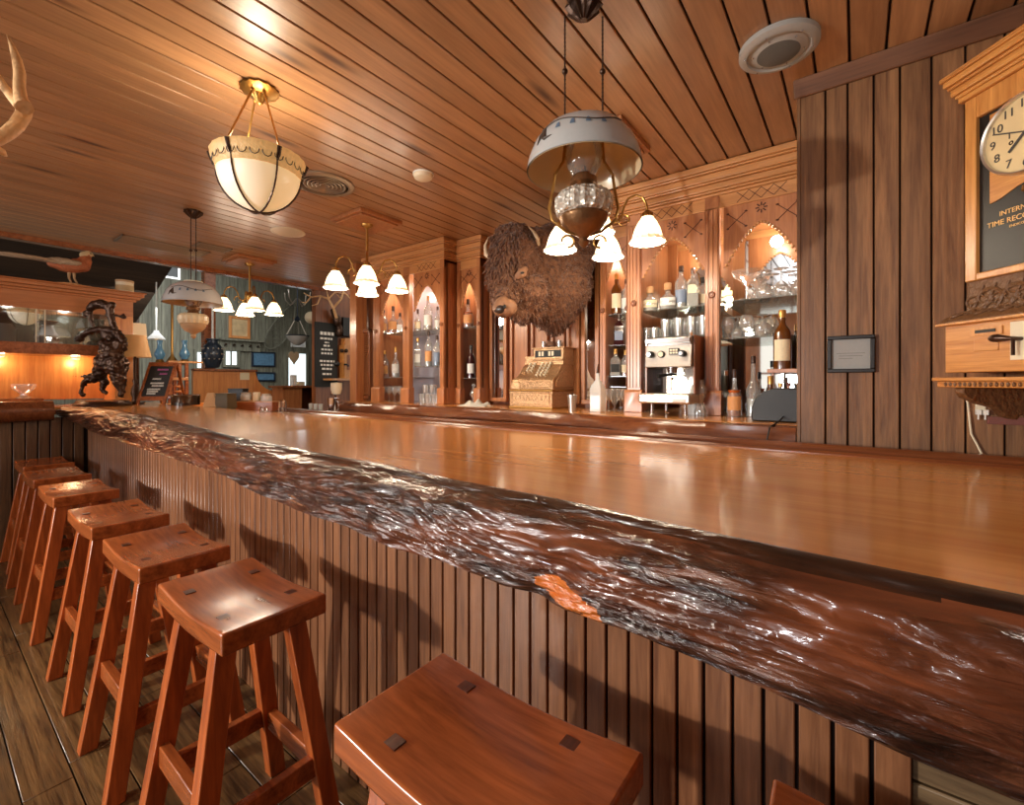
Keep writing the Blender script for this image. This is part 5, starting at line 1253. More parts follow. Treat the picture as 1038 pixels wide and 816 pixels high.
# cord and plug under the clock
t = empty('power_cord', atY(985, 420, WY), label='white power cord running down the board wall behind the bar rail', cat='cord')
mb = MB(True); mb.tube([atY(977, 395, WY - .012), atY(981, 409, WY - .012), atY(983, 428, WY - .014), atY(984.5, 440, WY - .014), atY(990, 450, WY - .013), atY(996, 462, WY - .02)], .0035, 6); mb.build('cable', 'cream', t)
q = atY(993, 414, WY)
t = empty('wall_outlet', q, label='cream wall outlet with two plugs under the oak clock', cat='outlet')
mb = MB(True); mb.box(q.x - .012, q.x + .016, WY - .006, WY, q.z - .01, q.z + .04); mb.build('plate', 'cream', t, bevel=.002)
for dx in (-.006, .012): mb = MB(True); mb.box(q.x + dx - .007, q.x + dx + .007, WY - .03, WY - .006, q.z - .022, q.z - .004); mb.tube([(q.x + dx, WY - .02, q.z - .022), (q.x + dx, WY - .018, q.z - .04)], .003, 5); mb.build('plug', 'white', t)
q = atY(1000, 422, WY); q2 = atY(1038, 431, WY)
mb = MB(); mb.box(q.x, 1.0, WY - .014, WY - .001, q2.z, q.z - .0); o = mb.build('wall_batten', 'redw', bevel=.002); tag(o, 'reddish brown wooden batten fixed to the wall below the oak clock', 'batten')

# ================================================================ left end of the bar
mb = MB(True); mb.box(-6.0, -5.365, .715, 1.95, 1.10, 1.164); mb.build('corner_top', 'bartop', rb, bevel=.004)
ZB = 1.165
# display cabinet
CX = -5.55
cabn = empty('display_cabinet', (-5.8, 0, 1.21), label='orange pine wall cabinet with sliding glass doors over a lit niche, far left', cat='cabinet')
def cy(u): return atX(u, 300, CX).y
def cz(v, u=0): return atX(u, v, CX).z
y1 = cy(135); y0 = -2.6
zc1 = cz(280.5, 0); zc0 = cz(289, 0); zg1 = cz(309.5, 0); zg0 = cz(345.5, 0); zs0 = cz(357.5, 0)
XB = -5.98
mb = MB(True)
for i, (za, zb, p) in enumerate(((zc0 - .02, zc0, .02), (zc0, zc0 + .025, .045), (zc0 + .025, zc1 - .012, .07), (zc1 - .012, zc1, .085))): mb.box(XB, CX + p, y0, y1 + p, za, zb)
mb.build('cornice', 'cabo', cabn, bevel=.004)
mb = MB(True); mb.box(XB, CX, y0, y1, zg1, zc0 - .02); mb.build('frieze', 'cabo', cabn)
mb = MB(True); mb.box(XB, CX + .02, y0, cy(117), zs0, zg0); mb.build('middle_shelf', 'rail', cabn, bevel=.003)
mb = MB(True); mb.box(XB, CX, cy(117), y1, 1.166, zg1); mb.build('end_stile', 'orange', cabn, bevel=.003)
mb = MB(True); mb.box(XB, XB + .02, y0, cy(117), 1.213, zs0); mb.build('niche_back', 'orange', cabn)
mb = MB(True); mb.box(XB, XB + .02, y0, cy(117), zg0, zg1); mb.build('showcase_back', 'blueg', cabn)
mb = MB(True); mb.box(XB, CX + .03, y0, .70, 1.213, 1.235); mb.build('niche_sill', 'rail', cabn, bevel=.003)
m, nt, b, out = new_mat('cabinet pane'); nt.nodes.remove(b); tr = nt.nodes.new('ShaderNodeBsdfTransparent'); tr.inputs[0].default_value = (.7, .74, .74, 1); gl = nt.nodes.new('ShaderNodeBsdfGlossy'); gl.inputs['Roughness'].default_value = .02; mx = nt.nodes.new('ShaderNodeMixShader'); mx.inputs[0].default_value = .3
nt.links.new(tr.outputs[0], mx.inputs[1]); nt.links.new(gl.outputs[0], mx.inputs[2]); nt.links.new(mx.outputs[0], out.inputs[0]); M['pane'] = m
light('POINT', 'showcase_fill', (-5.78, cy(70), zg1 - .05), 1.5, (1, .95, .88), shadow_soft_size=.04); light('POINT', 'showcase_fill', (-5.78, cy(10), zg1 - .05), 1.5, (1, .95, .88), shadow_soft_size=.04)  # both points added to brighten the inside of the showcase
for ya, yb in ((y0, cy(38)), (cy(38) + .01, cy(117))):
    mb = MB(True); mb.box(CX - .012, CX - .006, ya, yb, zg0 + .002, zg1 - .002); g_ = mb.build('sliding_pane', 'pane', cabn)
for u in (37, 46): mb = MB(True); mb.box(CX - .006, CX - .002, cy(u) - .006, cy(u) + .002, zg0 + .002, zg1 - .002); mb.build('pane_edge', 'cream', cabn)
for u in (4, 84):
    light('POINT', 'niche_light', (XB + .12, cy(u), zs0 - .06), 1.6, (1, .75, .42), shadow_soft_size=.03)
    mb = MB(True); mb.lathe([(0, 0), (.03, 0), (.035, .012), (.035, .02)], (XB + .12, cy(u), zs0 - .022), 16); mb.build('puck_lamp', 'bellrim', cabn)
q = atX(49, 345, -5.7)
t = empty('white_vase', (-5.75, q.y, zg0), label='white bowl-topped vase inside the glass cabinet', cat='vase'); mb = MB(); mb.lathe([(0, .001), (.06, .001), (.085, .06), (.05, .13), (.04, .17), (.07, .2), (.065, .2), (0, .18)], seg=20); mb.build('body', 'white', t); mb = MB(); mb.lathe([(.07, .2), (.075, .205), (.065, .21)], seg=20); mb.build('rim', 'cream', t)
q = atX(4, 345, -5.72)
t = empty('patterned_jug', (-5.75, q.y, zg0), label='black and white jug inside the cabinet at the very left edge', cat='jug'); mb = MB(); mb.lathe([(0, .001), (.07, .001), (.075, .12), (.05, .16)], seg=20); mb.build('body', 'labelw', t); mb = MB(); mb.lathe([(.05, .16), (.055, .2), (.07, .24), (.02, .26), (0, .26)], seg=20); mb.build('neck', 'blackf', t)
q = atX(24, 395, -5.8)
t = empty('glass_dish', (-5.8, q.y, 1.236), label='small clear glass dish standing in the lit niche', cat='dish'); mb = MB(); mb.lathe([(0, 0), (.05, 0), (.02, .02), (.02, .035), (.07, .08), (.075, .12)], seg=20, flute=.05, fn=8); mb.build('bowl', 'glassh', t)
# tin on top of the cabinet
q = atX(127, 299, -5.6)
t = empty('round_tin', (-5.62, q.y, zc1), label='round printed tin on the right end of the cabinet top', cat='tin'); mb = MB(); mb.lathe([(0, .001), (.068, .001), (.068, .115), (0, .115)], seg=28); bd = mb.build('can', 'cream', t); mb = MB(); mb.lathe([(.0695, .02), (.0695, .07)], seg=28); mb.build('printed_band', 'tanpic', bd)
mb = MB(); mb.lathe([(.071, .10), (.071, .12), (0, .122)], seg=28); mb.build('lid', 'kraft', t)
# pheasant
PX = -5.62
P_ = lambda u, v, dx=0: atX(u, v, PX + dx)
t = empty('mounted_pheasant', P_(70, 285), label='mounted pheasant with copper body, gold crest and long barred tail on the cabinet top', cat='stuffed bird')
bd = blob('body', [('e', P_(80, 269), (.06, .085, .06)), ('e', P_(70, 271), (.058, .10, .05)), ('e', P_(61, 269), (.045, .09, .035)), ('e', P_(86, 265), (.045, .05, .055)), ('t', [P_(85, 266), P_(88, 261), P_(89, 258)], .03)], 'pheas', .012, t, disp=.004, dscale=.02)
hdp = blob('head', [('e', P_(89.5, 257.5), (.03, .034, .03)), ('e', P_(86, 259), (.03, .04, .035)), ('t', [P_(93, 258), P_(96, 260.5)], [.012, .003])], 'pheash', .008, t)
mb = MB(True); mb.ball(P_(92, 257, .03), .006, 8, 5); mb.build('eye', 'black', hdp)
mb = MB(True)
for i in range(9):
    s_ = (i - 4) * .012
    mb.tube([P_(62, 267, s_), P_(40, 263 - abs(i - 4) * .4, s_ * 2), P_(10, 259 - (i % 3), s_ * 3), P_(-35 + abs(i - 4) * 8, 255, s_ * 3)], [.012, .014, .012, .002], 6)
mb.build('tail_feathers', 'feather', t)
wg = blob('wing', [('e', P_(66, 265, .05), (.03, .12, .03)), ('e', P_(55, 264.5, .05), (.02, .10, .022))], 'feather', .010, t, disp=.004, dscale=.02)
for a_, b_ in (((70, 276), (73, 284)), ((75, 276), (79, 283.5))):
    mb = MB(True); p0, p1 = P_(*a_), P_(*b_); p1.z = max(p1.z, zc1 + .02); p1.z = zc1 + .022; mb.tube([p0, (p0 + p1) / 2 + Vector((0, -.01, 0)), p1], [.014, .009, .007], 6)
    for d in (-.03, 0, .03): mb.tube([p1, p1 + Vector((d * .6, .035, -.004))], [.006, .003], 5)
    mb.build('leg', 'kraft', t)
br = blob('perch', [('t', [Vector((PX, P_(42, 285).y, zc1 + .012)), Vector((PX + .02, P_(70, 285).y, zc1 + .012)), Vector((PX, P_(96, 285).y, zc1 + .010))], [.012, .02, .014])], 'antler', .009, t, disp=.006, dscale=.04)

# bronze bison and rider on a round base
S0 = Vector((-5.36, 1.05, ZB))
t = empty('bronze_sculpture', S0, label='dark bronze sculpture of a rider leaning over a leaping bison on an oval base', cat='sculpture')
sp_ = lambda u, v, d=0: (lambda p: p)(atP(u, v, S0 + Vector((sn, -cs, 0)) * d, Vector((-sn, cs, 0))))   # d: toward the camera
mb = MB(True); mb.lathe([(0, .001), (.31, .001), (.315, .015), (.29, .03), (.28, .045), (0, .05)], S0, 36, sy=.62); mb.build('oval_base', 'brassd', t)
T_ = lambda pts, r: ('t', pts, r)
def e3(u, v, rx, rz, ry=None, d=0): p = sp_(u, v, d); return ('e', p, (rx, ry or min(rx, rz), rz), None)
body = [e3(113, 357, .10, .115, .085), e3(107, 367, .09, .09, .08), e3(118, 370, .085, .11, .085), e3(121, 350, .05, .07, .06), e3(101, 376, .06, .07, .055), e3(119, 382, .05, .06, .05), e3(95, 383, .04, .045, .04), e3(106, 348, .05, .05, .05),
        T_([sp_(98, 380), sp_(90, 384), sp_(83, 391), sp_(82, 399)], [.04, .03, .018, .014]), T_([sp_(82, 398), sp_(85, 402)], [.015, .016]),
        T_([sp_(103, 381, -.05), sp_(106, 388, -.05), sp_(104, 395, -.05), sp_(108, 400, -.05)], [.04, .03, .018, .016]),
        T_([sp_(116, 380, .03), sp_(119, 390, .03), sp_(122, 396, .03), sp_(122, 402, .03)], [.04, .03, .018, .016]),
        T_([sp_(121, 372), sp_(124, 385), sp_(123, 402)], [.05, .035, .02]),
        T_([sp_(88, 381), sp_(80, 382), sp_(74, 381)], [.012, .006, .005])]
bi = blob('bison', body, 'brassd', .010, t, disp=.015, dscale=.028, smooth=1)
horse = [T_([sp_(78, 344), sp_(86, 338), sp_(94, 335), sp_(104, 334), sp_(114, 335), sp_(122, 339)], [.02, .026, .028, .032, .034, .03]),
         T_([sp_(77, 345), sp_(83, 343)], [.022, .03]), T_([sp_(118, 337), sp_(125, 345), sp_(124, 352)], [.04, .03, .02]), T_([sp_(92, 337), sp_(90, 331)], [.02, .005]), T_([sp_(104, 338), sp_(114, 345)], [.03, .03])]
ho = blob('horse', horse, 'brassd', .009, t, disp=.010, dscale=.03)
rider = [T_([sp_(110, 311), sp_(103, 308), sp_(96, 309), sp_(90, 314)], [.035, .045, .042, .03]), e3(88, 318, .03, .035), T_([sp_(111, 311), sp_(112, 320), sp_(115, 330), sp_(118, 336)], [.035, .03, .024, .02]),
         T_([sp_(91, 318), sp_(93, 326), sp_(95, 333)], [.026, .018, .014]), T_([sp_(108, 319), sp_(118, 320), sp_(125, 322)], [.016, .012, .012]), T_([sp_(124, 318), sp_(127, 323)], [.014, .016]), e3(114, 309, .028, .03), T_([sp_(86, 316), sp_(85, 321)], [.02, .012])]
ri = blob('rider', rider, 'brassd', .009, t, disp=.005, dscale=.025)

# table lamp
q = atX(137, 400, -5.42)
t = empty('table_lamp', (-5.42, q.y, ZB), label='small table lamp with pleated parchment shade between the bronze and the chalkboard', cat='table lamp')
zA = atX(137, 362, -5.42).z - ZB; zT = atX(137, 340, -5.42).z - ZB
mb = MB(); mb.lathe([(0, .001), (.07, .001), (.075, .015), (.03, .03), (.02, .06), (.035, .10), (.03, .15), (.014, .19), (.022, .22), (.012, .25), (.01, zA + .05)], seg=20); mb.build('base', 'brassd', t)
mb = MB(); mb.lathe([(.122, zA), (.082, zT), (.080, zT), (.119, zA)], seg=32, flute=.012, fn=16); mb.build('lamp_shade', 'shadep', t)
q = atX(139, 360, -5.85)
t = empty('square_shade_lamp', (-5.82, q.y, ZB), label='square cream lamp shade on a thin stand behind the parchment table lamp', cat='table lamp')
za, zb = atX(139, 342, -5.82).z - ZB, atX(139, 328, -5.82).z - ZB
mb = MB(); mb.lathe([(0, .001), (.06, .001), (.06, .012), (.012, .02), (.01, za + .02)], seg=16); mb.build('stand', 'brassd', t)
mb = MB(); mb.hexa([(-.06, -.06, za), (.06, -.06, za), (.06, .06, za), (-.06, .06, za)], [(-.052, -.052, zb), (.052, -.052, zb), (.052, .052, zb), (-.052, .052, zb)]); mb.build('lamp_shade', 'cream', t)

# chalkboard A-frame sign
B0 = Vector(((-5.16), 1.345, ZB - .002))
rt = Vector((cs, sn, 0)); fw = Vector((-sn, cs, 0))
hN = (rt * .12 - fw * 1.0).normalized()                   # horizontal facing direction
ed = Vector((-hN.y, hN.x, 0))                              # along the board
t = empty('chalkboard_sign', B0, label='small wooden A-frame chalkboard sign standing at the far end of the bar', cat='chalkboard sign')
Wd, Hh, ln = .245, .40, .19
def fp(a, h, off=0): return B0 + ed * a * Wd / 2 - hN * (ln * h) + Vector((0, 0, Hh * h)) + hN * off
def slabp(mb, a0, a1, h0, h1, t0=0, t1=.018):
    mb.hexa([fp(a0, h0, t0), fp(a1, h0, t0), fp(a1, h1, t0), fp(a0, h1, t0)], [fp(a0, h0, t1), fp(a1, h0, t1), fp(a1, h1, t1), fp(a0, h1, t1)])
mb = MB(True)
for q in ((-1, -.82, .0, 1), (.82, 1, .0, 1), (-.82, .82, .90, 1), (-.82, .82, .10, .2)): slabp(mb, *q)
mb.build('frame', 'rail', t, bevel=.002)
mb = MB(True); slabp(mb, -.84, .84, .17, .92, .004, .010); sl = mb.build('slate', 'slate', t)
def scr(lines, mat, nm):
    mb = MB(True); rr = random.Random(len(lines) * 3 + 1)
    for h, a0, a1 in lines:
        a = a0
        while a < a1:
            w_ = rr.uniform(.05, .09); mb.tube([fp(a + w_ * .25 * k, h + (.020 if k % 2 else -.016), .0115) for k in range(5)], .0028, 4); a += w_ + .025
    mb.build(nm, mat, sl)
scr([(.60, -.4, .1), (.50, -.45, .45), (.44, -.3, .5), (.36, -.55, .3), (.31, -.5, .2), (.26, -.5, .1)], 'chalk', 'chalk_writing')
scr([(.82, -.25, .5), (.72, .0, .5)], 'chalkp', 'pink_chalk_writing')
for s_ in (-.9, .9):
    mb = MB(True); p0 = fp(s_, .98, -.004); p1 = B0 + ed * s_ * Wd / 2 - hN * .34; mb.bar(p0, p1, .02, .014, up=hN); mb.build('rear_leg', 'rail', t)
mb = MB(True); mb.bar(B0 - ed * Wd * .42 - hN * .32 + Vector((0, 0, .06)), B0 + ed * Wd * .42 - hN * .32 + Vector((0, 0, .06)), .012, .02); mb.build('rear_brace', 'rail', t)

# tins, boxes and caddies beside the sign
def put(u, v, z=ZB): return atZ(u, v, z)
zt_ = ZB - .035
def barz(x, y):
    up = interp(EDGE, x, 2); yf = interp(EDGE, x, 1); tt = max(0, min(1, (2.24 - y) / (2.24 - yf) / .6)); return ZT + up * tt * tt * (3 - 2 * tt)
t = empty('metal_pan', (-4.98, 1.56, barz(-4.98, 1.56) + .001), label='round shiny metal pan on the bar right of the chalkboard sign', cat='pan')
mb = MB(); mb.lathe([(0, 0), (.108, 0), (.112, .004), (.115, .09), (.118, .094), (.112, .094), (.108, .01), (0, .008)], seg=36); mb.build('body', 'gun', t)
mb = MB(); mb.lathe([(.117, .088), (.121, .091), (.117, .097)], seg=36); mb.build('rim', 'chrome', t)
def boxthing(name, x, y, w_, d_, h_, rz, mat, lab, cat, extra=None, grp=None, taper=1.0, z=None):
    t = empty(name, (x, y, (barz(x, y) if z is None else z) + .001), rz, lab, cat, grp)
    mb = MB(); mb.hexa([(-w_ / 2, -d_ / 2, 0), (w_ / 2, -d_ / 2, 0), (w_ / 2, d_ / 2, 0), (-w_ / 2, d_ / 2, 0)], [(-w_ / 2 * taper, -d_ / 2 * taper, h_), (w_ / 2 * taper, -d_ / 2 * taper, h_), (w_ / 2 * taper, d_ / 2 * taper, h_), (-w_ / 2 * taper, d_ / 2 * taper, h_)])
    mb.build('body', mat, t, bevel=.004)
    if extra: mb = MB(); mb.box(-w_ / 2 * taper - .002, w_ / 2 * taper + .002, -d_ / 2 * taper - .002, d_ / 2 * taper + .002, h_, h_ + .012); mb.build('lid', extra, t, bevel=.002)
    return t
boxthing('tan_box', -4.82, 1.71, .12, .13, .13, YAW + .5, 'kraft', 'tan tapered cardboard box right of the round metal pan', 'box', taper=.45)
boxthing('olive_box', -4.72, 1.80, .14, .12, .13, YAW - .2, 'olive', 'dark olive box between the tan box and the glass jars', 'box', 'olive', taper=.9)
boxthing('black_box', -5.0, 2.02, .15, .10, .20, YAW, 'black', 'small black box standing behind the olive box', 'box', 'black')
boxthing('wooden_caddy', -4.72, 2.08, .36, .12, .085, YAW, 'rail', 'low wooden caddy holding jars and papers behind the olive box', 'caddy', 'cabh')
for i, (dx, lab) in enumerate(((-.11, 'left squat glass jar with metal lid standing on the wooden caddy'), (.09, 'right squat glass jar with metal lid standing on the wooden caddy'))):
    x = -4.72 + dx * cs; y = 2.08 + dx * sn; t = empty('glass_jar', (x, y, barz(x, y) + .099), label=lab, cat='jar', group='jars on the wooden caddy')
    mb = MB(); mb.lathe([(0, 0), (.045, 0), (.05, .01), (.05, .05), (.04, .062)], seg=20); mb.build('glass', 'frost', t); mb = MB(); mb.lathe([(.042, .06), (.044, .075), (0, .078)], seg=20); mb.build('lid', 'steel', t)
boxthing('paper_pad', -4.71, 2.07, .05, .05, .085, YAW, 'cream', 'folded cream card standing between the two glass jars', 'card', z=barz(-4.71, 2.07) + .098)
for i, (x, y, lab) in enumerate(((-4.45, 2.02, 'bent wire spoon rest on the bar near the wooden caddy'), (-4.33, 2.14, 'chrome napkin holder at the right end of the far bar items'))):
    t = empty('wire_holder', (x, y, barz(x, y)), label=lab, cat='holder')
    for s_ in (-.02, .02):
        mb = MB(); mb.tube([(-.04, s_, .004), (-.03, s_, .03 + .07 * i), (-.01, s_, .045 + .075 * i), (.015, s_, .03 + .075 * i), (.02, s_, .006), (.05, s_, .004)], .006, 8); mb.build('wire', 'chrome', t)
    mb = MB(); mb.box(-.05, .06, -.03, .03, .0, .004); mb.build('base', 'steel', t)
# orange spindle rack behind the sign
RX = -5.75
t = empty('spindle_rack', atX(181, 400, RX), label='orange wooden rack of posts and a crossbar behind the chalkboard sign', cat='rack'); 
for u, v0, v1 in ((172.5, 372, 404), (182, 368, 404), (189, 368, 404), (177, 372, 404)):
    a = atX(u, v0, RX); mb = MB(True); mb.box(RX - .015, RX + .015, a.y - .016, a.y + .016, 1.0, a.z); mb.build('post', 'rail', t, bevel=.003)
a = atX(167, 383, RX + .03); b_ = atX(191, 383, RX + .03); mb = MB(True); mb.box(RX + .015, RX + .035, a.y, b_.y, a.z - .025, a.z + .005); mb.build('crossbar', 'cabh', t, bevel=.003)
for v in (392, 397, 402): a = atX(174, v, RX); mb = MB(True); mb.ball((RX + .02, a.y + .06, a.z), (.02, .035, .014)); mb.build('spool', 'orange', t)
a = atX(190, 368, RX); mb = MB(True); mb.box(RX - .02, RX + .02, atX(170, 370, RX).y, atX(205, 370, RX).y, a.z, a.z + .02); mb.build('top_board', 'cabh', t)

# ================================================================ behind the bar, left: low counters
def yz(u, v, X): p = atX(u, v, X); return (p.y, p.z)
QX = -7.0
t = empty('booth_partition', (QX, yz(240, 390, QX)[0], 0), label='orange pine booth partition with a curved end beyond the bar', cat='partition')
poly = [yz(u, v, QX) for u, v in ((195, 375), (258, 375.5), (259, 380), (261, 386), (264, 390), (269, 394), (275, 396), (281, 397.5), (283, 400))]
poly = poly + [(poly[-1][0], .0), (poly[0][0], .0)]
mb = MB(True); mb.prism(poly, 'X', QX - .03, QX + .03); mb.build('panel', 'orange', t, bevel=.004)
mb = MB(True); a = yz(195, 373.5, QX); b_ = yz(259.5, 373.5, QX); mb.box(QX - .06, QX + .06, a[0], b_[0], a[1] - .03, a[1]); mb.build('top_rail', 'cabd', t, bevel=.004)
mb = MB(True); a = yz(243.5, 374, QX + .04); b_ = yz(253, 385, QX + .04); mb.box(QX + .031, QX + .035, a[0], b_[0], b_[1], a[1] - .05); mb.build('posted_card', 'cream', t)
SX = -6.6
t = empty('service_counter', (SX, yz(320, 395, SX)[0], 0), label='low wooden service counter beyond the bar, below the black menu board', cat='counter')
a = yz(283, 391, SX); b_ = yz(349, 391, SX)
mb = MB(True); mb.box(SX - .33, SX + .05, a[0], b_[0], a[1] - .035, a[1]); mb.build('worktop', 'cabd', t, bevel=.004)
mb = MB(True); mb.box(SX - .32, SX, a[0] + .05, yz(306, 391, SX)[0], 0, a[1] - .035); mb.build('front_panel', 'cab', t)
mb = MB(True); mb.box(SX - .32, SX - .28, yz(306, 391, SX)[0], b_[0], 0, a[1] - .035); mb.build('recess_back', 'cabd', t)
q = atX(300, 388, SX - .2); t = empty('napkin_dispenser', (SX - .2, q.y, a[1] + .001), label='small white dispenser with napkins on the far service counter', cat='dispenser')
mb = MB(); mb.box(-.05, .05, -.07, -.01, 0, .16); mb.build('case', 'white', t, bevel=.004); mb = MB(); mb.box(-.04, .04, .0, .12, 0, .06); mb.build('napkins', 'cream', t, bevel=.004)
# back-bar well: steel pitcher and cups behind the rail
t = empty('speed_rail', (-4.2, 2.72, 0), label='stainless ledge behind the bar rail carrying cups and a steel pitcher', cat='ledge')
mb = MB(True); mb.box(-4.9, -3.6, 2.42, 2.70, 1.03, 1.05); mb.build('ledge_top', 'steel', t, bevel=.003); mb = MB(True); mb.box(-4.88, -3.62, 2.44, 2.68, 0, 1.03); mb.build('cabinet', 'cabd', t)
for u, lab in ((315, 'leftmost cup'), (320, 'second cup'), (325, 'third cup')):
    q = atY(u, 410, 2.55); tumbler(q.x, 2.55, 1.05, lab + ' of the row of small tumblers behind the bar rail', 'small tumblers behind the bar rail', .10, .022, 'frost')
q = atY(338, 410, 2.55); t = empty('steel_pitcher', (q.x, 2.55, 1.051), label='open steel pitcher standing behind the bar rail left of the louvred shutter', cat='pitcher')
mb = MB(); mb.lathe([(0, 0), (.05, 0), (.056, .13), (.06, .165), (.056, .165), (.05, .01), (0, .01)], seg=24); mb.build('body', 'chrome', t); mb = MB(); mb.tube([(.055, 0, .14), (.09, 0, .13), (.09, 0, .06), (.052, 0, .04)], .006, 8); mb.build('handle', 'chrome', t)
q = atY(341, 400, 2.62); t = empty('beer_tap', (q.x, 2.62, 1.051), label='slim cream-handled tap rising behind the steel pitcher', cat='tap')
mb = MB(); mb.tube([(0, 0, 0), (0, 0, .17), (0, -.03, .21), (0, -.06, .20)], .009, 8); mb.build('spout', 'chrome', t); mb = MB(); mb.lathe([(0, .20), (.04, .20), (.055, .25), (.055, .31), (.06, .315), (0, .32)], seg=20); mb.build('bowl', 'cream', t)

# ================================================================ wall phone, menu board
WX = -6.0
q = atX(349, 370, WX)
t = empty('wall_telephone', (WX, q.y, q.z), label='antique oak crank wall telephone with two bells beside the black menu board', cat='telephone')
ya, za = yz(343.5, 350, WX); yb, zb = yz(355, 384, WX)
mb = MB(True); mb.box(WX, WX + .14, ya, yb, zb, za); cs_ = mb.build('case', 'oakv', t, bevel=.006)
ya2, za2 = yz(345.5, 343, WX); mb = MB(True); mb.box(WX, WX + .10, ya2, yb, za, za2); mb.build('crest', 'oakv', t, bevel=.004)
for u in (346.5, 351): y_, z_ = yz(u, 355.5, WX + .15); mb = MB(True); mb.ball((WX + .15, y_, z_), .028, 12, 8); mb.build('bell', 'brassd', t)
mb = MB(True); a = yz(346, 360, WX); b_ = yz(352, 375, WX); mb.box(WX + .14, WX + .15, a[0], b_[0], b_[1], a[1]); mb.build('door', 'cabd', t, bevel=.003)
mb = MB(True); y_, z_ = yz(343, 369, WX + .3); mb.tube([(WX + .15, y_ + .08, z_), (WX + .24, y_ + .04, z_)], .015, 8); mb.ball((WX + .26, y_, z_), (.05, .04, .04), 12, 8); mb.build('mouthpiece', 'black', t)
mb = MB(True); y_, z_ = yz(351.5, 369.5, WX + .2); mb.tube([(WX + .15, y_, z_), (WX + .2, y_, z_), (WX + .2, y_ + .03, z_ - .02)], .014, 8); mb.build('crank', 'black', t)
a = yz(334, 383.5, WX + .2); b_ = yz(355, 383.5, WX + .2); mb = MB(True); mb.box(WX, WX + .26, a[0], b_[0], a[1] - .03, a[1]); mb.build('writing_shelf', 'cabh', t, bevel=.004)
a = yz(343, 322, WX); b_ = yz(354, 342, WX); mb = MB(); mb.box(WX, WX + .12, a[0], b_[0], b_[1], a[1]); o = mb.build('speaker_box', 'black', bevel=.006); tag(o, 'small dark speaker box on the wall above the oak telephone', 'speaker')
# menu board
a = yz(318.5, 326, WX); b_ = yz(341, 392, WX)
t = empty('wall_menu_board', (WX + .03, (a[0] + b_[0]) / 2, b_[1]), label='tall black menu board with white block lettering left of the oak telephone', cat='menu board')
mb = MB(True); mb.box(WX + .001, WX + .035, a[0], b_[0], b_[1], a[1]); bdm = mb.build('board', 'slate', t, bevel=.003)
mb = MB(True); rr = random.Random(5); wd = b_[0] - a[0]; ht = a[1] - b_[1]
def mrow(v, x0, x1, h):
    z = a[1] - ht * v; y = a[0] + wd * x0
    while y < a[0] + wd * x1:
        w_ = rr.uniform(.03, .05); mb.box(WX + .035, WX + .037, y, min(y + w_, a[0] + wd * x1), z - h / 2, z + h / 2); y += w_ + .012
for v, x0, x1, h in ((.17, .2, .82, .045), (.25, .2, .75, .028), (.31, .4, .6, .02), (.36, .35, .65, .026), (.42, .25, .75, .026), (.48, .25, .75, .026), (.60, .18, .85, .028), (.66, .22, .8, .028), (.72, .28, .72, .028), (.80, .3, .7, .028)): mrow(v, x0, x1, h)
tag(mb.build('block_lettering', 'white', bdm), kind='stuff')
# antler mount over the menu board
t = empty('antler_mount', atX(345, 318, WX), label='pale deer antlers mounted high on the brown wall above the telephone', cat='antlers')
A_ = lambda u, v, d=.2: atX(u, v, WX + d)
mb = MB(True)
for pts, r in (([(341, 322), (338, 312), (333, 303), (325, 300), (315, 301), (308, 297)], .022), ([(333, 303), (331, 294)], .013), ([(325, 300), (322, 308), (316, 310)], .013), ([(315, 301), (310, 307), (305, 306)], .011), ([(338, 312), (346, 303), (348, 296), (345, 287), (338, 279)], .018), ([(348, 296), (353, 300), (357, 306)], .013), ([(346, 303), (340, 297)], .011), ([(333, 303), (340, 296), (350, 298)], .012)):
    n = len(pts); mb.tube([A_(u, v, .15 + .08 * math.sin(i * 1.3)) for i, (u, v) in enumerate(pts)], [r * (1 - .7 * i / max(1, n - 1)) for i in range(n)], 8)
mb.build('antlers', 'antler', t)
mk = blob('skull_mount', [('e', A_(342, 325, .08), (.08, .06, .09)), ('e', A_(344, 335, .08), (.07, .05, .10)), ('t', [A_(337, 313, .1), A_(341, 326, .08)], .04)], 'brassd', .016, t)

# ================================================================ dining room beyond
X1 = XF
def fy(u, v, X=X1): p = atX(u, v, X); return p
def pic(name, u0, v0, u1, v1, frame, inner, label, cat, X=X1, fw_=.03, mat2=None):
    a = atX(u0, v0, X); b_ = atX(u1, v1, X); t = empty(name, (X + .02, (a.y + b_.y) / 2, b_.z), label=label, cat=cat)
    mb = MB(True)
    for q in ((a.y, b_.y, a.z - fw_, a.z), (a.y, b_.y, b_.z, b_.z + fw_), (a.y, a.y + fw_, b_.z + fw_, a.z - fw_), (b_.y - fw_, b_.y, b_.z + fw_, a.z - fw_)): mb.box(X + .001, X + .04, *q)
    mb.build('frame', frame, t, bevel=.003)
    mb = MB(True); mb.box(X + .001, X + .02, a.y + fw_, b_.y - fw_, b_.z + fw_, a.z - fw_); mb.build(mat2 or 'picture', inner, t); return t
pic('framed_print', 231.5, 320, 253, 344, 'orange', 'tanpic', 'framed tan print in an orange frame behind the farthest chandelier', 'framed picture', fw_=.05)
pic('framed_sign', 164.5, 264.5, 182, 284, 'white', 'slate', 'dark framed print with white border high on the far wall', 'framed picture', X=-9.0)
pic('blue_poster', 254.5, 356, 278.5, 372, 'navy', 'bluepic', 'upper blue framed map poster on the grey far wall', 'poster')
pic('blue_print', 258.5, 377, 278.5, 386.5, 'navy', 'bluepic', 'lower blue print under the blue map poster', 'poster')
pic('blue_door_sign', 294.5, 344.5, 309, 352.5, 'white', 'labelw', 'small white sign over the glazed door in the far wall', 'sign', fw_=.02)
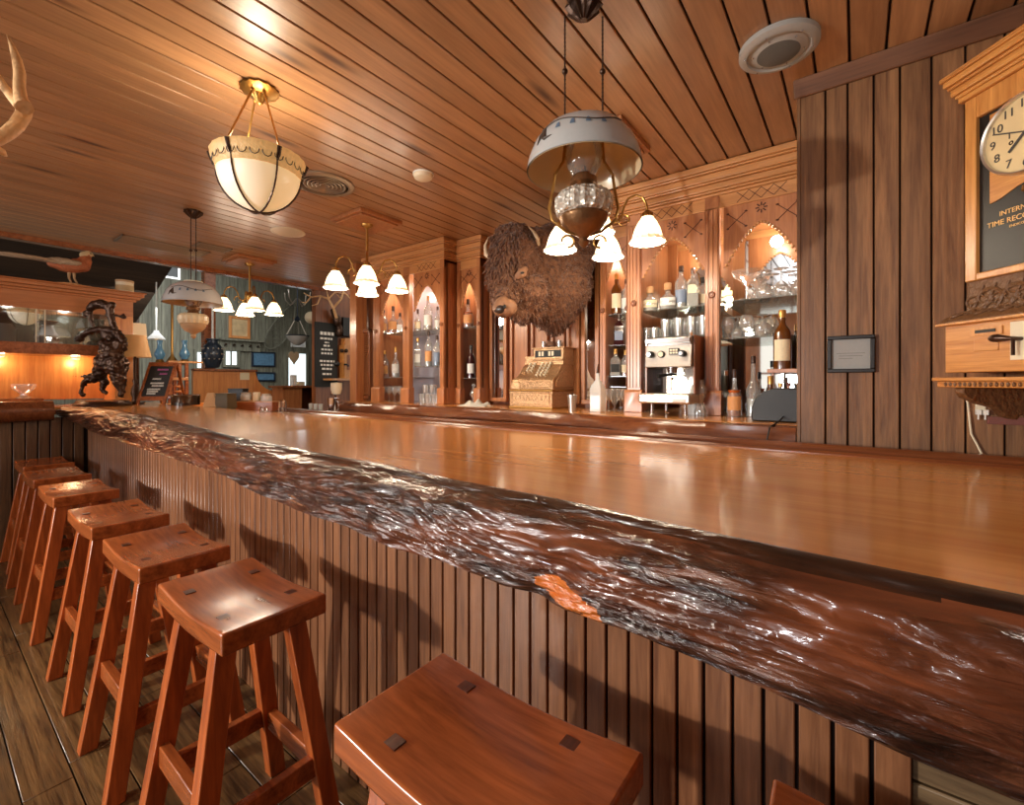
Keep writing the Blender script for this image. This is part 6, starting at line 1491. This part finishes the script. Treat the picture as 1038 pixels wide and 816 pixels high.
# windows and glazed door with daylight
def win(nm, u0, v0, u1, v1, X=X1, bars=1):
    a = atX(u0, v0, X); b_ = atX(u1, v1, X); mb = MB(); mb.m = 1; mb.box(X + .003, X + .012, a.y, b_.y, b_.z, a.z); mb.m = 0; f = .05
    for q in ((a.y - f, b_.y + f, a.z, a.z + f), (a.y - f, b_.y + f, b_.z - f, b_.z), (a.y - f, a.y, b_.z, a.z), (b_.y, b_.y + f, b_.z, a.z)): mb.box(X, X + .05, *q)
    for i in range(bars): y = a.y + (b_.y - a.y) * (i + 1) / (bars + 1); mb.box(X + .01, X + .03, y - .015, y + .015, b_.z, a.z)
    structure(mb.build(nm, ['blueg', 'day']))
win('window_1', 228, 356, 239.5, 370)
win('door_1', 291.5, 358, 309.5, 391, bars=0)
win('window_2', 199, 357, 206.5, 373, bars=0)
q = atX(298, 362, X1 + .12); t = empty('heart_ornament', q, label='tan heart-shaped ornament hanging in front of the bright glazed door', cat='ornament')
mb = MB(True); pts = []
for k in range(24):
    a = 2 * PI * k / 24; pts.append((q.y + .115 * (math.sin(a) ** 3), q.z + .012 * (13 * math.cos(a) - 5 * math.cos(2 * a) - 2 * math.cos(3 * a) - math.cos(4 * a)) * .85))
mb.prism(pts, 'X', X1 + .10, X1 + .14); mb.build('heart', 'kraft', t, bevel=.01); mb = MB(True); mb.tube([(X1 + .12, q.y, q.z + .10), (X1 + .06, q.y, q.z + .25)], .005, 5); mb.build('cord', 'brassd', t)
# hutch rail with pegs
a = atX(222, 345, X1); b_ = atX(263, 357, X1)
t = empty('peg_rail', (X1 + .1, (a.y + b_.y) / 2, b_.z), label='grey shelf rail with round pegs below the framed tan print', cat='peg rail')
mb = MB(True); mb.box(X1, X1 + .06, a.y, b_.y, b_.z, a.z); mb.box(X1, X1 + .16, a.y - .03, b_.y + .03, a.z, a.z + .04); mb.build('board', 'blueg', t, bevel=.004)
for i in range(5): y = a.y + (b_.y - a.y) * (i + .5) / 5; mb = MB(True); mb.tube([(X1 + .06, y, (a.z + b_.z) / 2), (X1 + .13, y, (a.z + b_.z) / 2 + .02)], [.012, .022], 8); mb.build('peg', 'brassd', t)
# posts
a = atX(205.5, 300, -7.2); mb = MB(); mb.box(-7.26, -7.14, a.y, a.y + .14, 0, 3.5); structure(mb.build('trim_4', 'rail', bevel=.006))
a = atX(125, 300, -9.2); b_ = atX(143, 300, -9.2); mb = MB(); mb.hexa([(-9.3, a.y, 0), (-9.2, a.y, 0), (-9.2, a.y + .2, 0), (-9.3, a.y + .2, 0)], [(-9.3, a.y, 3.9), (-9.2, a.y, 3.9), (-9.2, a.y + .2, 3.9), (-9.3, a.y + .2, 3.9)]); structure(mb.build('trim_5', 'darkroof'))
# hanging pendants
def small_pendant(u, v0, v1, X, r, lab):
    q = atX(u, v1, X); t = empty('shade_pendant', (X, q.y, q.z), label=lab, cat='pendant lamp'); h = atX(u, v0, X).z - q.z
    mb = MB(); mb.lathe([(r, 0), (r * .95, h * .15), (r * .35, h * .75), (r * .25, h)], seg=24); mb.build('shade', 'white', t)
    mb = MB(); mb.tube([(0, 0, h), (0, 0, 3.6 - q.z)], .008, 6); mb.build('cord', 'white', t); mb = MB(); mb.ball((0, 0, h * .2), r * .3); mb.build('bulb', 'bellrim', t); return t
small_pendant(158.5, 335, 344, -7.6, .10, 'small white cone pendant on a long cord over the far tables')
X2 = -7.0
q = atX(301.5, 343, X2); t = empty('white_bowl_pendant', (X2, q.y, q.z), label='white bowl pendant on chains in front of the glazed door', cat='pendant lamp')
s_ = 7.0 / 463
mb = MB(); mb.lathe([(.165, .03), (.16, .02), (.13, -.03), (.09, -.07), (.04, -.10), (.0, -.11)], seg=28); mb.build('glass_bowl', 'opal', t)
mb = MB(); mb.lathe([(.17, .03), (.175, .045), (.165, .05)], seg=28); mb.tube([(0, 0, .3), (0, 0, 3.45 - q.z)], .01, 6); mb.lathe([(0, .26), (.05, .28), (.02, .34), (0, .36)], seg=14); mb.build('crown', 'navy', t)
for k in range(3): a = k * 2.1 + .4; mb = MB(); mb.tube([(.165 * math.cos(a), .165 * math.sin(a), .04), (.03 * math.cos(a), .03 * math.sin(a), .3)], .007, 6); mb.build('chain', 'steel', t)
for k in range(4): a = k * PI / 2 + .5; mb = MB(); mb.tube([(.02 * math.cos(a), .02 * math.sin(a), .62), (.12 * math.cos(a), .12 * math.sin(a), .52), (.2 * math.cos(a), .2 * math.sin(a), .6), (.22 * math.cos(a), .22 * math.sin(a), .72)], .009, 6); mb.build('scroll_arm', 'steel', t)
q = atX(315.5, 322, -6.7); t = empty('paper_globe', (-6.7, q.y, q.z), label='small cream globe ornament hanging left of the antlers', cat='globe ornament')
mb = MB(); mb.ball((0, 0, 0), .095, 20, 12); mb.build('globe', 'cream', t); mb = MB(); mb.tube([(0, 0, .09), (0, 0, 3.4 - q.z)], .005, 5); mb.build('cord', 'brassd', t)
q = atX(293, 330, -9.6); t = empty('snowshoe', q, label='large weathered grey snowshoe mounted on the far wall left of the bowl pendant', cat='snowshoe')
mb = MB(True); c_ = q; pts = [(-9.9, c_.y + .30 * math.cos(a) * (1 - .35 * math.sin(a)) * .7 + .25 * math.sin(a), c_.z + .50 * math.sin(a)) for a in [2 * PI * k / 28 for k in range(29)]]; mb.tube(pts, .018, 8); mb.build('rim', 'blueg', t)
mb = MB(True)
for k in range(9):
    f = -.8 + .2 * k; w_ = .2 * math.sqrt(1 - f * f * .8); mb.tube([(-9.9, c_.y + .25 * f - w_, c_.z + .5 * f), (-9.9, c_.y + .25 * f + w_, c_.z + .5 * f + .03)], .006, 5)
mb.build('webbing', 'blueg', t)
# dark jug with pattern and white candle
q = atX(215.5, 373.5, QX); t = empty('dark_lantern_jug', (QX + .0, q.y, yz(240, 373.5, QX)[1]), label='dark blue patterned lantern jug on the end of the booth partition', cat='lantern')
mb = MB(); mb.lathe([(0, .001), (.07, .001), (.085, .03), (.125, .14), (.13, .22), (.10, .30), (.06, .34), (.06, .37), (.075, .38), (.075, .395), (0, .40)], seg=24); bd = mb.build('body', 'navy', t)
mb = MB()
for k in range(12):
    for z, r in ((.12, .118), (.19, .131), (.26, .118)): a = 2 * PI * k / 12 + z * 3; mb.ball((r * math.cos(a), r * math.sin(a), z), .012, 6, 4)
mb.build('studs', 'steel', bd); mb = MB(); mb.tube([(0, 0, .39), (0, 0, .82)], [.014, .012], 10); mb.build('taper_candle', 'white', t)
# twin-burner lamp on stand
QX2 = -6.6; q = atX(174.5, 376, QX2); zb = 1.2
t = empty('twin_burner_lamp', (QX2, q.y, 0), label='tall brass lamp stand carrying two blue-tinted glass chimneys behind the chalkboard', cat='lamp')
zt2 = atX(174.5, 300, QX2).z; zc_ = atX(174.5, 366, QX2).z
mb = MB(); mb.lathe([(0, 0), (.16, 0), (.16, .02), (.03, .04), (.015, .08), (.015, zc_ - .1), (.05, zc_ - .06), (.06, zc_), (.02, zc_ + .06), (.012, zc_ + .1), (.012, zt2)], seg=18); mb.build('stand', 'brass', t)
for s_ in (-1, 1):
    d = Vector((cs, sn, 0)) * s_ * .15
    mb = MB(); mb.tube([(0, 0, zc_ - .02), (d.x * .5, d.y * .5, zc_ - .07), (d.x, d.y, zc_ - .03)], .01, 6); mb.lathe([(0, zc_ - .04), (.035, zc_ - .04), (.045, zc_), (.03, zc_ + .02)], (d.x, d.y, 0), 16); arm = mb.build('arm', 'brass', t)
    mb = MB(); mb.lathe([(.03, zc_ + .02), (.05, zc_ + .06), (.055, zc_ + .09), (.025, zc_ + .16), (.022, zc_ + .21), (.03, zc_ + .25)], (d.x, d.y, 0), 20); mb.build('glass_chimney', 'blueb', arm)
light('AREA', 'dining_area_light', (-8.2, 2.6, 2.9), 38, (.92, .96, 1), target=(-9.9, 2.5, 1.0), size=2.0)  # area light high in the dining room, aimed at the far wall

# ================================================================ antler chandelier at top left, close to the camera
AP = lambda u, v, d=0: Vector((0, 0, HC)) + ray(u, v) * (1.45 + d)
t = empty('antler_chandelier', AP(-10, 120), label='pale bone antler tines entering the picture at the top left edge', cat='antler chandelier')
mb = MB(True)
for pts, rs in (([(7, 35), (12, 46), (17, 60), (20, 74), (19.5, 88), (21, 100), (25, 109)], [.001, .007, .012, .014, .014, .016, .02]),
                ([(-14, 62), (-4, 75), (4, 88), (13, 99), (22, 108)], [.003, .009, .012, .014, .018]),
                ([(25, 108), (24, 116), (17, 127), (8, 135), (-3, 141), (-16, 146), (-34, 148)], [.020, .019, .019, .018, .018, .018, .02]),
                ([(6, 158), (2, 154), (-6, 150), (-18, 147)], [.004, .011, .013, .016])):
    mb.tube([AP(u, v, -.02 * i) for i, (u, v) in enumerate(pts)], rs, 12)
o = mb.build('antler_tines', 'antler', t, smooth=80)
mb = MB(True); h = AP(-34, 148, -.10); mb.tube([h, Vector((h.x, h.y, CEIL))], .012, 8); mb.ball(h, .035); mb.build('hanging_stem', 'brassd', t)
